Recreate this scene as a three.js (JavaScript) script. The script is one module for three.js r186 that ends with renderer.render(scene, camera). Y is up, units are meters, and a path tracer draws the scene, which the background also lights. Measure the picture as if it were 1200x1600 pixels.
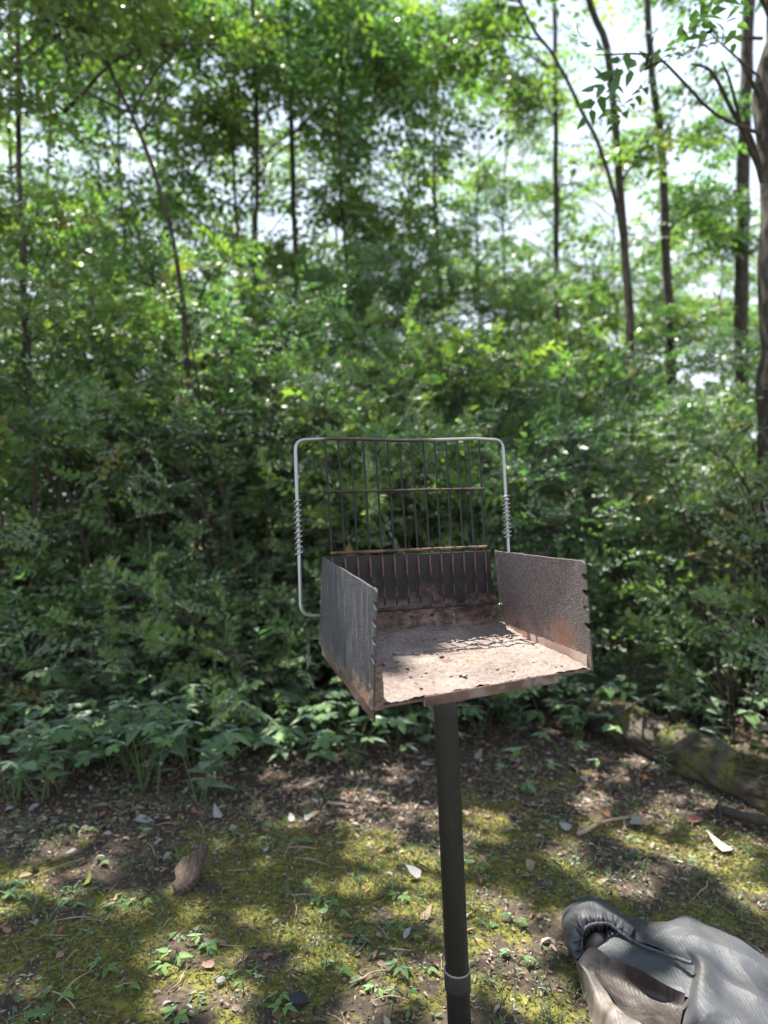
import * as THREE from 'three';
import { mergeGeometries } from 'three/addons/utils/BufferGeometryUtils.js';
import { ImprovedNoise } from 'three/addons/math/ImprovedNoise.js';

// ---------------------------------------------------------------- camera, sky, sun, exposure
const scene = new THREE.Scene();
const EYE = 1.36, F = 1050;                       // eye height in metres; focal length in photo pixels
const camera = new THREE.PerspectiveCamera(2 * Math.atan(800 / F) * 180 / Math.PI, 3 / 4, 0.05, 400);
camera.position.set(0, EYE, 0);
camera.lookAt(0, EYE, -1);
camera.focus = 1.75;
camera.userData.fStop = 1.65;

const SUN = new THREE.Vector3(-0.24, 0.914, -0.33).normalize();
{
  const w = 256, h = 128, d = new Float32Array(w * h * 4);
  for (let j = 0; j < h; j++) for (let i = 0; i < w; i++) {
    const el = Math.max(0, Math.sin(((j + 0.5) / h - 0.5) * Math.PI));
    const k = Math.pow(1 - el, 2.2), o = (j * w + i) * 4;
    d[o] = 0.225 + 0.26 * k; d[o + 1] = 0.275 + 0.24 * k; d[o + 2] = 0.365 + 0.185 * k; d[o + 3] = 1;
  }
  const sky = new THREE.DataTexture(d, w, h, THREE.RGBAFormat, THREE.FloatType);
  sky.mapping = THREE.EquirectangularReflectionMapping; sky.magFilter = sky.minFilter = THREE.LinearFilter; sky.needsUpdate = true;
  scene.background = sky; scene.environment = sky;
}
const sun = new THREE.DirectionalLight(new THREE.Color(1, 0.955, 0.865), 5);
sun.position.copy(SUN).multiplyScalar(30); sun.castShadow = true; sun.shadow.mapSize.set(4096, 4096);
Object.assign(sun.shadow.camera, { left: -12, right: 12, top: 12, bottom: -12, near: 1, far: 80 });
scene.add(sun, sun.target);
const EXPOSURE = 4.3;

// ---------------------------------------------------------------- helpers
const V = (x, y, z) => new THREE.Vector3(x, y, z);
const P = (px, py, z) => V((px - 600) / F * z, EYE + (800 - py) / F * z, -z);      // a photo pixel at a depth
const G = (px, py, h = 0) => { const z = (EYE - h) * F / (py - 800); return V((px - 600) / F * z, h, -z); };   // a photo pixel at a height over the ground
function rng(seed) { let a = seed >>> 0; return () => { a = (a + 0x6d2b79f5) | 0; let t = Math.imul(a ^ (a >>> 15), 1 | a); t = (t + Math.imul(t ^ (t >>> 7), 61 | t)) ^ t; return ((t ^ (t >>> 14)) >>> 0) / 4294967296; }; }
const R0 = rng(77);
const perlin = new ImprovedNoise();
const n3 = (x, y, z) => perlin.noise(x, y, z);
const fbm = (x, y, z = 0, o = 4) => { let a = 0.5, s = 0; for (let i = 0; i < o; i++) { s += a * n3(x, y, z); x = x * 2.03 + 11.3; y = y * 2.03 + 5.1; z = z * 2.03 + 3.7; a *= 0.5; } return s; };
const clamp = (x, a = 0, b = 1) => Math.min(b, Math.max(a, x));
const ss = (a, b, x) => { const t = clamp((x - a) / (b - a)); return t * t * (3 - 2 * t); };
const lerp = (a, b, t) => a + (b - a) * t;
const mix3 = (a, b, t) => [lerp(a[0], b[0], t), lerp(a[1], b[1], t), lerp(a[2], b[2], t)];
const toS = (x) => Math.round(255 * (x <= 0.0031308 ? 12.92 * x : 1.055 * Math.pow(clamp(x), 1 / 2.4) - 0.055));
function tex(w, h, fn, srgb = true) {               // fn(u, v) -> linear [r, g, b] or a number
  const d = new Uint8Array(w * h * 4);
  for (let j = 0; j < h; j++) for (let i = 0; i < w; i++) {
    const c = fn((i + 0.5) / w, (j + 0.5) / h), o = (j * w + i) * 4;
    if (typeof c === 'number') d[o] = d[o + 1] = d[o + 2] = Math.round(255 * clamp(c));
    else for (let k = 0; k < 3; k++) d[o + k] = srgb ? toS(c[k]) : Math.round(255 * clamp(c[k]));
    d[o + 3] = 255;
  }
  const t = new THREE.DataTexture(d, w, h); t.magFilter = t.minFilter = THREE.LinearFilter; t.wrapS = t.wrapT = THREE.RepeatWrapping;
  if (srgb) t.colorSpace = THREE.SRGBColorSpace;
  t.needsUpdate = true; return t;
}
const C = (r, g, b) => new THREE.Color().setRGB(r, g, b);
const mat = (o) => new THREE.MeshStandardMaterial({ side: THREE.DoubleSide, ...o });
const used = {};
function numbered(n) { const k = used[n] = (used[n] ?? -1) + 1; return k ? n + '_' + String(k).padStart(3, '0') : n; }
function shade(o) { o.traverse((c) => { if (c.isMesh) { c.castShadow = true; c.receiveShadow = true; } }); return o; }
function tag(o, label, category, group, kind) { Object.assign(o.userData, { label, category }); if (group) o.userData.group = group; if (kind) o.userData.kind = kind; return o; }
function thing(name, label, category, group) { const o = new THREE.Group(); o.name = numbered(name); scene.add(o); return tag(o, label, category, group); }
function part(name, geometry, material, parent, label) { const m = new THREE.Mesh(geometry, material); m.name = name; m.castShadow = m.receiveShadow = true; if (label) m.userData.label = label; parent.add(m); return m; }

class GB {                                          // a growing triangle mesh
  constructor() { this.p = []; this.u = []; this.i = []; }
  v(x, y, z, u = 0, w = 0) { this.p.push(x, y, z); this.u.push(u, w); return this.p.length / 3 - 1; }
  vv(q, u = 0, w = 0) { return this.v(q.x, q.y, q.z, u, w); }
  t(a, b, c) { this.i.push(a, b, c); }
  q(a, b, c, d) { this.i.push(a, b, c, a, c, d); }
  tube(pts, radii, seg = 7, caps = true, rough = 0) {
    const n = pts.length, rings = []; let ref = null, len = 0;
    for (let k = 0; k < n; k++) {
      const t = pts[Math.min(n - 1, k + 1)].clone().sub(pts[Math.max(0, k - 1)]).normalize();
      if (!ref) ref = Math.abs(t.y) < 0.9 ? V(0, 1, 0) : V(1, 0, 0);
      const a = ref.clone().sub(t.clone().multiplyScalar(ref.dot(t))).normalize(), b = t.clone().cross(a); ref = a;
      if (k) len += pts[k].distanceTo(pts[k - 1]);
      const r = typeof radii === 'number' ? radii : radii[k], ring = [];
      for (let s = 0; s <= seg; s++) {
        const f = s / seg * 2 * Math.PI, rr = r * (1 + rough * fbm(Math.cos(f) * 2 + pts[k].x * 3, Math.sin(f) * 2 + len * 5, k * 0.37 + 9, 3));
        const q = pts[k].clone().addScaledVector(a, Math.cos(f) * rr).addScaledVector(b, Math.sin(f) * rr);
        ring.push(this.vv(q, s / seg * 2 * Math.PI * r, len));
      }
      rings.push(ring);
    }
    for (let k = 0; k + 1 < n; k++) for (let s = 0; s < seg; s++) this.q(rings[k][s], rings[k][s + 1], rings[k + 1][s + 1], rings[k + 1][s]);
    if (caps) for (const [e, flip] of [[0, 1], [n - 1, 0]]) { const c = this.vv(pts[e]); for (let s = 0; s < seg; s++) flip ? this.t(c, rings[e][s + 1], rings[e][s]) : this.t(c, rings[e][s], rings[e][s + 1]); }
    return this;
  }
  geo() {
    const g = new THREE.BufferGeometry();
    g.setAttribute('position', new THREE.Float32BufferAttribute(this.p, 3)); g.setAttribute('uv', new THREE.Float32BufferAttribute(this.u, 2));
    g.setIndex(this.i); g.computeVertexNormals(); return g;
  }
}
const smooth = (pts, n) => new THREE.CatmullRomCurve3(pts, false, 'centripetal').getPoints(n);
const taper = (n, a, b, p = 1) => Array.from({ length: n + 1 }, (_, k) => lerp(a, b, Math.pow(k / n, p)));

// ---------------------------------------------------------------- leaves
const OUTLINE = { small: [[0.45, 1]], oval: [[0.3, 0.85], [0.65, 0.8]], lance: [[0.25, 0.8], [0.6, 0.75]], ovate: [[0.22, 0.95], [0.55, 0.72]], heart: [[0.12, 0.95], [0.5, 0.85]] };
function leafInto(gb, m, L, W, kind = 'oval', fold = 0.25, curl = 0.15) {
  const st = OUTLINE[kind], mid = [], le = [], ri = [], q = V(0, 0, 0), put = (x, y, z, u, w) => gb.vv(q.set(x, y, z).applyMatrix4(m), u, w);
  const yy = (t) => -curl * L * t * t;
  mid.push(put(0, 0, 0, 0, 0.5));
  for (const [t, w] of st) { const b = w * W / 2; mid.push(put(t * L, yy(t), 0, t, 0.5)); le.push(put(t * L, yy(t) + fold * b, b, t, 0.5 + w / 2)); ri.push(put(t * L, yy(t) + fold * b, -b, t, 0.5 - w / 2)); }
  mid.push(put(L, yy(1), 0, 1, 0.5));
  for (const [s, f] of [[le, 0], [ri, 1]]) {
    const T = (a, b, c) => f ? gb.t(a, c, b) : gb.t(a, b, c);
    T(mid[0], s[0], mid[1]);
    for (let k = 0; k + 1 < s.length; k++) { T(mid[k + 1], s[k], s[k + 1]); T(mid[k + 1], s[k + 1], mid[k + 2]); }
    T(mid[mid.length - 2], s[s.length - 1], mid[mid.length - 1]);
  }
}
const leafGeo = (L, W, kind, fold, curl) => { const g = new GB(); leafInto(g, new THREE.Matrix4(), L, W, kind, fold, curl); return g.geo(); };
function lobedLeaf(L, lobes = 5, depth = 0.45) {    // a maple-like or oak-like blade, fan from its centre
  const g = new GB(), n = lobes * 4, c = g.v(L * 0.45, 0.01 * L, 0, 0.5, 0.5), ring = [];
  for (let k = 0; k < n; k++) {
    const f = k / n * 2 * Math.PI, lobe = Math.pow(Math.abs(Math.cos(f * lobes / 2)), 0.7), r = L * (0.5 - 0.5 * depth * (1 - lobe)) * (0.85 + 0.15 * Math.cos(f));
    ring.push(g.v(L * 0.45 + Math.cos(f) * r * 1.05, -0.1 * r * (1 - lobe) - r * r * 0.8, Math.sin(f) * r, 0.5 + 0.5 * Math.cos(f), 0.5 + 0.5 * Math.sin(f)));
  }
  for (let k = 0; k < n; k++) g.t(c, ring[(k + 1) % n], ring[k]);
  return g.geo();
}
const E3 = new THREE.Euler(), Q4 = new THREE.Quaternion(), ONE = V(1, 1, 1);
const M4 = (pos, rx, ry, rz, s = 1, order = 'YZX') => new THREE.Matrix4().compose(pos, Q4.setFromEuler(E3.set(rx, ry, rz, order)), V(s, s, s));
function spray(seed, pairs, len, L, W, kind, alternate = false) {     // a leafy twig along +x
  const r = rng(seed), g = new GB(), at = (t) => V(len * t, -0.12 * len * t * t, 0.04 * len * Math.sin(3 * t + seed));
  g.tube([at(0), at(1)], [0.002, 0.001], 3, false);
  for (let k = 0; k < pairs; k++) {
    const t = 0.08 + 0.9 * k / pairs;
    for (const s of alternate ? [k % 2 ? 1 : -1] : [-1, 1]) {
      const k2 = (0.75 + 0.5 * r()) * (1 - 0.3 * Math.abs(t - 0.5));
      leafInto(g, M4(at(t), (r() - 0.5) * 1.1, s * (0.8 + 0.5 * (r() - 0.3)), (r() - 0.45) * 0.7), L * k2, W * k2, kind, 0.15 + 0.3 * r(), 0.05 + 0.25 * r());
    }
  }
  leafInto(g, M4(at(1), 0, 0, -0.15), L * 0.8, W * 0.8, kind);
  return g.geo();
}
const SPRAY = [spray(1, 5, 0.21, 0.053, 0.031, 'small'), spray(2, 5, 0.19, 0.058, 0.033, 'small'), spray(3, 5, 0.23, 0.05, 0.03, 'small')];
const CANOPY = [spray(11, 9, 0.42, 0.105, 0.062, 'small', true), spray(12, 10, 0.46, 0.095, 0.055, 'small', true)];
const FINE = spray(11, 9, 0.42, 0.115, 0.056, 'ovate', true);
const leafMaterial = (o = {}) => new THREE.MeshPhysicalMaterial({ color: C(1, 1, 1), roughness: 1, transmission: 0.6, vertexColors: true, thickness: 0, clearcoat: 1, clearcoatRoughness: 0.33, side: THREE.DoubleSide, ...o });
const M = { leaf: leafMaterial(), leafCopy: leafMaterial({ vertexColors: false }) };

// where the sun comes through gaps of the leaf canopy: places on the ground plane, seen along the sun's rays
const alongSun = (p) => [p.x - SUN.x / SUN.y * p.y, p.z - SUN.z / SUN.y * p.y];
const gaps = [];
const gapAt = (p, r) => { const [x, z] = alongSun(p); gaps.push([x, z, r]); };
const inGap = (p, grow = 0) => { const [x, z] = alongSun(p); for (const g of gaps) if ((x - g[0]) ** 2 + (z - g[1]) ** 2 < (g[2] + grow) ** 2) return true; return false; };
for (const [px, py, r] of [[560, 1250, .13], [640, 1270, .1], [600, 1310, .12], [690, 1340, .1], [760, 1280, .12], [775, 1410, .12], [805, 1480, .12], [830, 1550, .12], [640, 1420, .06], [560, 1380, .07], [85, 1325, .1], [160, 1350, .07], [260, 1470, .06], [1000, 1190, .13], [1085, 1200, .16], [1050, 1125, .15], [1130, 1340, .12], [930, 1250, .1], [1180, 1400, .1], [990, 1390, .06], [700, 1520, .08], [580, 1560, .06], [430, 1210, .1], [330, 1140, .12], [1150, 1180, .12], [1010, 1320, .08]]) gapAt(G(px, py), r * 0.55);
{ const q = rng(12); for (let k = 0; k < 190; k++) { const c = [[600, 1300, 150, 60], [780, 1470, 90, 110], [1020, 1200, 170, 70], [170, 1420, 170, 110], [480, 1480, 190, 110], [1050, 1330, 130, 60], [520, 1250, 170, 50]][k % 7], g = () => (q() + q() + q() - 1.5) * 1.2; gapAt(G(c[0] + g() * c[2], Math.max(1130, c[1] + g() * c[3])), 0.004 + 0.035 * q() * q()); } }
for (const [px, py, z, r] of [[70, 960, 3.8, .14], [110, 1030, 3.7, .12], [140, 1080, 3.6, .1], [335, 1130, 3.6, .12], [230, 1090, 3.7, .09], [520, 1095, 3.7, .12], [610, 1150, 3.6, .1], [420, 1010, 3.9, .12], [380, 900, 4.1, .1], [480, 960, 4.0, .1], [860, 1090, 4.3, .12], [950, 1080, 4.2, .16], [1120, 900, 4.2, .25], [1060, 800, 4.6, .3], [1150, 740, 4.4, .3], [1010, 1120, 4.0, .12], [1150, 1100, 4.0, .14]]) gapAt(P(px, py, z), r);
for (const [px, py, h, r] of [[1090, 1455, .1, .09], [945, 1560, .07, .09], [1180, 1470, .09, .07], [1065, 1535, .1, .05], [925, 1425, .11, .06], [1160, 1560, .1, .09]]) gapAt(G(px, py, h), r);
for (const [px, py, z, r] of [[850, 930, 1.7, .2], [890, 960, 1.6, .2], [800, 940, 1.85, .17], [840, 1030, 1.64, .17], [760, 1055, 1.55, .11], [690, 1088, 1.46, .045], [785, 1010, 1.75, .11], [860, 1060, 1.56, .15], [625, 1098, 1.42, .03], [665, 1035, 1.6, .015], [580, 980, 1.4, .07], [570, 1060, 1.42, .06], [790, 760, 1.95, .1], [760, 690, 1.96, .08]]) gapAt(P(px, py, z), r);

// ---------------------------------------------------------------- ground
const groundH = (x, z) => 0.018 * fbm(x * 1.3 + 3, z * 1.3, 0.5, 3) + 0.012 * fbm(x * 6, z * 6, 2.2, 2) + 0.05 * ss(4, 8, -z) * fbm(x * 0.5, z * 0.5, 7, 2);
const mossAt = (x, z) => clamp(1.5 * fbm(x * 2.1 + 8, z * 2.1 + 4, 1.3, 4) + 0.9 * fbm(x * 9, z * 9, 4.4, 2) + 0.62 - 0.8 * ss(2.7, 3.5, -z) - 0.25 * ss(-0.2, -1.2, x) * ss(2.1, 2.5, -z));
{
  const axis = (near, far, step) => { const a = [0]; let s = step; while (a[a.length - 1] < far) { a.push(a[a.length - 1] + s); if (a[a.length - 1] > near) s *= 1.35; } return a; };
  const half = axis(2.8, 200, 0.02), xs = [...half.slice(1).reverse().map((x) => -x), ...half], zs = [...axis(4, 25, 0.3).slice(1).reverse(), ...axis(4.8, 200, 0.02).map((z) => -z)];
  const g = new GB();
  for (const z of zs) for (const x of xs) g.v(x, groundH(x, z), z, x / 5, z / 5);
  const w = xs.length;
  for (let j = 0; j + 1 < zs.length; j++) for (let i = 0; i + 1 < w; i++) { const a = j * w + i; g.q(a, a + 1, a + w + 1, a + w); }
  const S = 2048;
  const groundColor = tex(S, S, (u, v) => {
    let x = u * 5, z = v * 5; if (x > 2.5) x -= 5; z -= 5;         // the sheet of texture that lies in front of the camera
    const f = fbm(x * 14, z * 14, 1, 4), ff = fbm(x * 60, z * 60, 3, 2);
    let c = mix3([0.018, 0.0125, 0.008], [0.066, 0.046, 0.031], clamp(0.4 + 1.1 * f + 0.9 * ff));
    const dry = ss(0.15, 0.45, fbm(x * 5 + 40, z * 5, 9, 4) + 0.35 * ff); c = mix3(c, [0.12, 0.084, 0.06], dry * 0.45);
    const m = ss(0.32, 0.72, mossAt(x, z) + 0.5 * ff);
    return mix3(c, mix3([0.055, 0.062, 0.008], [0.18, 0.172, 0.016], clamp(0.45 + 1.3 * fbm(x * 25, z * 25, 6, 3))), m * 0.85);
  });
  const groundBump = tex(1024, 1024, (u, v) => 0.5 + 0.55 * fbm(u * 90, v * 90, 3, 4) + 0.2 * fbm(u * 300, v * 300, 5, 1), false);
  const m = part('ground', g.geo(), mat({ map: groundColor, roughness: 1, bumpMap: groundBump, bumpScale: 0.012 }), scene);
  m.userData = { kind: 'structure', label: 'mossy brown forest floor with dappled sunlight', category: 'ground' };
}

// ---------------------------------------------------------------- the grill
function settle(o, base) { o.position.copy(base); for (const c of o.children) c.position.sub(base); return shade(o); }
const bil = (a, b, c, d) => (u, v) => a.clone().multiplyScalar((1 - u) * (1 - v)).addScaledVector(b, u * (1 - v)).addScaledVector(c, u * v).addScaledVector(d, (1 - u) * v);   // (0,0) (1,0) (1,1) (0,1)
function sheet(at, outline, holes, thick) {         // a cut metal sheet on a four-cornered face
  const shape = new THREE.Shape(outline.map(([u, v]) => new THREE.Vector2(u, v)));
  for (const [u, v, ru, rv] of holes) { const h = new THREE.Path(); h.absellipse(u, v, ru, rv, 0, Math.PI * 2, true); shape.holes.push(h); }
  const g = new THREE.ExtrudeGeometry(shape, { depth: 1, bevelEnabled: false, curveSegments: 8 });
  const n = at(1, 0).sub(at(0, 0)).cross(at(0, 1).sub(at(0, 0))).normalize(), p = g.attributes.position;
  for (let k = 0; k < p.count; k++) { const q = at(p.getX(k), p.getY(k)).addScaledVector(n, (p.getZ(k) - 0.5) * thick); p.setXYZ(k, q.x, q.y, q.z); }
  g.computeVertexNormals(); return g;
}
{
  const FLt = P(589.5, 921, 1.353), BLt = P(505, 870, 1.731), FLb = P(584, 1111, 1.370), BLb = P(499, 1008, 1.745);
  const FRt = P(915, 877, 1.539), BRt = P(773, 860, 1.917), FRb = P(926, 1049, 1.556), BRb = P(787, 988, 1.93);
  const grill = thing('park_grill', 'rusty black park grill on a post with its wire grate swung up', 'grill');
  const speck = (u, v, s) => n3(u * s, v * s, 3.3);

  const soot = tex(1024, 640, (u, v) => {            // inside of the right side: granular soot above, flaked rust and ash below a ragged line
    const g = clamp(0.5 + 1.1 * speck(u, v * 0.62, 230) + 0.5 * speck(u, v * .62, 90)), l = fbm(u * 7, v * 5, 2, 4);
    let c = mix3([0.08, 0.064, 0.06], [0.30, 0.245, 0.225], g * g);
    const line = 0.37 + 0.28 * fbm(u * 5 + 2, 0.4, 8, 4) - 0.14 * u + 0.1 * fbm(u * 40, v * 25, 4, 2), low = ss(0.02, -0.05, v - line);
    c = mix3(c, mix3([0.13, 0.082, 0.065], [0.35, 0.26, 0.218], clamp(0.42 + 1.1 * l + 0.7 * speck(u, v * .62, 150) + 0.5 * fbm(u * 30, v * 5, 3, 3))), low * (0.62 + 0.38 * ss(-0.1, 0.25, fbm(u * 14, v * 9, 12, 4))));
    const rust = ss(0.14, 0.09, Math.hypot((u - 0.74) * 1.0, (v - 0.26) * 0.8) + 0.06 * fbm(u * 20, v * 14, 6, 3)); c = mix3(c, [0.26, 0.12, 0.07], rust * 0.6);
    return c;
  });
  const sootBump = tex(512, 320, (u, v) => 0.5 + 0.5 * speck(u, v * 0.62, 190) + 0.5 * fbm(u * 12, v * 8, 2, 3), false);
  const outer = tex(768, 512, (u, v) => {            // outside of the left side: blue-black scale with pale streaks, rusted lower front
    const st = fbm(u * 38 + v * 4, v * 2.2, 1, 4) + 0.4 * fbm(u * 110, v * 9, 6, 2), g = speck(u, v, 160);
    let c = mix3([0.036, 0.037, 0.047], [0.075, 0.072, 0.082], clamp(0.5 + g));
    c = mix3(c, [0.20, 0.185, 0.195], 0.6 * ss(-0.05, 0.42, st + 0.12 * g));
    const ro = ss(0.16, 0.03, v + 0.3 * fbm(u * 12, v * 10, 3, 3)) * (0.3 + 0.7 * ss(0.5, 0.9, u));
    return mix3(c, mix3([0.16, 0.06, 0.03], [0.36, 0.25, 0.18], clamp(0.5 + 1.4 * fbm(u * 40, v * 30, 7, 2))), ro);
  });
  const backTex = tex(768, 512, (u, v) => {
    const l = fbm(u * 6, v * 5, 4, 4), g = speck(u, v, 170);
    let c = mix3([0.012, 0.010, 0.011], [0.035, 0.028, 0.028], clamp(0.5 + g));
    c = mix3(c, mix3([0.045, 0.028, 0.024], [0.27, 0.18, 0.15], clamp(0.42 + 1.2 * l + 0.6 * g + 1.2 * fbm(u * 16, v * 11, 8, 3))), ss(0.62, 0.36, v + 0.5 * l));
    return mix3(c, [0.5, 0.43, 0.4], 0.7 * ss(0.36, 0.5, fbm(u * 60, v * 50, 2, 2) - 0.2 * v));
  });
  const rustTex = tex(256, 256, (u, v) => mix3(mix3([0.05, 0.03, 0.022], [0.17, 0.1, 0.07], clamp(0.5 + 1.4 * fbm(u * 9, v * 9, 2, 4))), [0.19, 0.155, 0.135], 0.8 * ss(0.0, 0.25, fbm(u * 25, v * 25, 8, 3))));
  const mSoot = mat({ map: soot, roughness: 0.72, bumpMap: sootBump, bumpScale: 0.0025, metalness: 0.1 });
  const mOuter = mat({ map: outer, roughness: 0.4, metalness: 0.25, bumpMap: sootBump, bumpScale: 0.0012 });
  const mBack = mat({ map: backTex, roughness: 0.85, bumpMap: sootBump, bumpScale: 0.003 });
  const mRust = mat({ map: rustTex, roughness: 0.95, bumpMap: rustTex, bumpScale: 0.002 });

  const r = rng(5);
  const notched = (vs, ragged) => {
    const o = [];
    for (let k = 0; k <= 26; k++) { const u = k / 26; o.push([u, ragged * (r() - 0.25) + (k === 0 || k === 26 ? 0 : 0)]); }
    for (const vc of vs) for (let a = -90; a <= 90; a += 22.5) { const f = a * Math.PI / 180; o.push([1 - 0.046 * Math.cos(f), vc + 0.03 * Math.sin(f) + 0.012 * Math.cos(f)]); }
    for (let a = 0; a <= 90; a += 15) { const f = a * Math.PI / 180; o.push([0.97 + 0.03 * Math.cos(f), 0.955 + 0.045 * Math.sin(f)]); }
    for (let k = 9; k >= 0; k--) o.push([k / 10, 1 - 0.006 * r()]);
    return o;
  };
  const left = bil(BLb, FLb, FLt, BLt), right = bil(BRb, FRb, FRt, BRt);
  const ls = part('side_plate', sheet(left, notched([0.42, 0.57, 0.72, 0.865], 0.035), [], 0.0045), mOuter, grill, 'blue-black side plate with pale streaks and a rusted lower corner');
  part('side_plate', sheet(right, notched([0.41, 0.56, 0.71, 0.855], 0.006), [], 0.0045), mSoot, grill, 'sooty side plate with flaking rust near the ash');
  // rusted corner strap and remains of the pan's edge on the left side
  const nl = FLb.clone().sub(BLb).cross(FLt.clone().sub(FLb)).normalize();
  { const g = new GB(); const a = left(0.985, 0.0).addScaledVector(nl, -0.006), b = left(0.99, 0.40).addScaledVector(nl, -0.004); const fwd = FLb.clone().sub(BLb).normalize(), side = FRb.clone().sub(FLb).normalize();
    const strip = (w0, w1, dir) => { const ids = []; for (let k = 0; k <= 8; k++) { const t = k / 8, q = a.clone().lerp(b, t).addScaledVector(fwd, 0.006), j = 0.0015 * (r() - 0.5); ids.push([g.vv(q.clone().addScaledVector(dir, w0 + j), 0, t), g.vv(q.clone().addScaledVector(dir, w1 * (1 - 0.5 * t * t) + j), 0.15, t)]); }
      for (let k = 0; k < 8; k++) g.q(ids[k][0], ids[k][1], ids[k + 1][1], ids[k + 1][0]); };
    strip(-0.004, 0.016, side); strip(-0.03, 0.0, fwd); part('corner_strap', g.geo(), mRust, ls, 'orange rusted corner strap'); }

  const back = bil(BLb.clone().lerp(BRb, 0.012), BLb.clone().lerp(BRb, 0.978), BLt.clone().lerp(BRt, 0.972), BLt.clone().lerp(BRt, 0.012));
  const holeUV = ([px, py]) => { const s = (px - 502) / (771 - 502), u = s * 1.735 / (1.915 * (1 - s) + s * 1.735), yb = lerp(1008, 989, s), yt = lerp(870, 861, s); return [clamp(u), (yb - py) / (yb - yt), 0.0105, 0.022]; };
  part('back_plate', sheet(back, [[0, 0], [1, 0], [1, 0.5], [0.985, 0.62], [0.985, 0.92], [1, 1], [0.5, 0.992], [0, 1]], [[605, 966], [605, 979], [638, 964], [639, 977], [670, 961], [671, 973], [702, 958], [703, 971]].map(holeUV), 0.004), mBack, grill);

  const floorAt = bil(BLb, FLb, FRb, BRb);          // u towards the front, v to the right
  const up = V(0.02, 1, -0.05).normalize();
  const lift = (u, v, h) => floorAt(u, v).addScaledVector(up, h);
  { const g = sheet((u, v) => lift(u, v, 0.004), [[0.005, 0.012], [1, 0.012], [0.997, 0.5], [1, 0.99], [0.005, 0.99]], [], 0.004); part('floor_pan', g, mRust, grill); }
  { // upturned edges of the pan along both sides
    for (const [v, h0, h1] of [[0.985, 0.03, 0.036], [0.014, -0.022, -0.03]]) {
      const g = new GB(), n = 30, rows = [];
      for (let k = 0; k <= n; k++) { const u = 0.01 + 0.965 * k / n, h = lerp(h0, h1, k / n) + 0.004 * (r() - 0.5); rows.push([g.vv(lift(u, v, 0.004), u * 0.4, 0), g.vv(lift(u, v, h), u * 0.4, 0.04), g.vv(lift(u, v + (v > 0.5 ? 0.006 : -0.004), h), u * 0.4, 0.05), g.vv(lift(u, v + (v > 0.5 ? 0.006 : -0.004), 0.004), u * 0.4, 0.09)]); }
      for (let k = 0; k < n; k++) for (let s = 0; s < 3; s++) g.q(rows[k][s], rows[k][s + 1], rows[k + 1][s + 1], rows[k + 1][s]);
      part('pan_edge', g.geo(), v > 0.5 ? mat({ map: tex(512, 128, (u, v) => mix3(mix3([0.14, 0.075, 0.055], [0.32, 0.24, 0.2], clamp(0.55 + 1.2 * fbm(u * 9, v * 3, 1, 4))), [0.28, 0.1, 0.05], ss(0.1, 0.3, fbm(u * 6 + 3, v * 3, 5, 3)))), roughness: 0.95, bumpMap: rustTex, bumpScale: 0.004 }) : mRust, grill);
    }
    // folded lip along the middle of the front edge
    const g = new GB(), n = 24, rows = [], f = FLb.clone().sub(BLb).normalize();
    for (let k = 0; k <= n; k++) { const v = 0.205 + 0.615 * k / n, j = 0.0012 * (r() - 0.5), q = lift(1.0, v, 0).addScaledVector(f, 0.003);
      rows.push([[0, -0.008], [0, 0.0125], [0.004, 0.0125], [0.004, -0.008]].map(([d, h], s) => g.vv(q.clone().addScaledVector(f, d + j).addScaledVector(up, h + j), v * 0.6, s * 0.02))); }
    for (let k = 0; k < n; k++) for (let s = 0; s < 4; s++) g.q(rows[k][s], rows[k][(s + 1) % 4], rows[k + 1][(s + 1) % 4], rows[k + 1][s]);
    for (const e of [0, n]) g.q(...rows[e]);
    part('front_lip', g.geo(), mRust, grill);
  }
  // ash bed and crumbs of charcoal
  const ashH = (u, v) => 0.0145 + 0.020 * ss(0.45, 0.0, u) * (0.8 + 0.6 * fbm(u * 4, v * 6, 1, 2)) + 0.010 * fbm(u * 9, v * 12, 3, 3) + 0.005 * fbm(u * 45, v * 60, 6, 2) - 0.003 * ss(0.8, 1, u);
  { const g = new GB(), nu = 110, nv = 130;
    for (let i = 0; i <= nu; i++) for (let j = 0; j <= nv; j++) { const u = 0.008 + 0.988 * i / nu, v = 0.018 + 0.962 * j / nv; g.vv(lift(u, v, Math.max(0.009, ashH(u, v))), v, u * 0.75); }
    for (let i = 0; i < nu; i++) for (let j = 0; j < nv; j++) { const a = i * (nv + 1) + j; g.q(a, a + 1, a + nv + 2, a + nv + 1); }
    const ash = tex(1024, 768, (u, v) => { const s = fbm(u * 55, v * 42, 2, 3), l = fbm(u * 5, v * 4, 7, 4), d = n3(u * 170, v * 130, 5);
      let c = mix3([0.085, 0.064, 0.055], [0.21, 0.165, 0.143], clamp(0.5 + 0.8 * l + 0.8 * s)); c = mix3(c, [0.05, 0.045, 0.045], 0.85 * ss(0.34, 0.5, d + 0.3 * s));
      return mix3(c, [0.2, 0.12, 0.085], 0.4 * ss(0.2, 0.45, fbm(u * 11 + 7, v * 8, 1, 3))); });
    const bed = part('ash_bed', g.geo(), mat({ map: ash, roughness: 1, bumpMap: ash, bumpScale: 0.002 }), grill, 'pinkish grey bed of ash');
    const gb = new GB();
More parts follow.
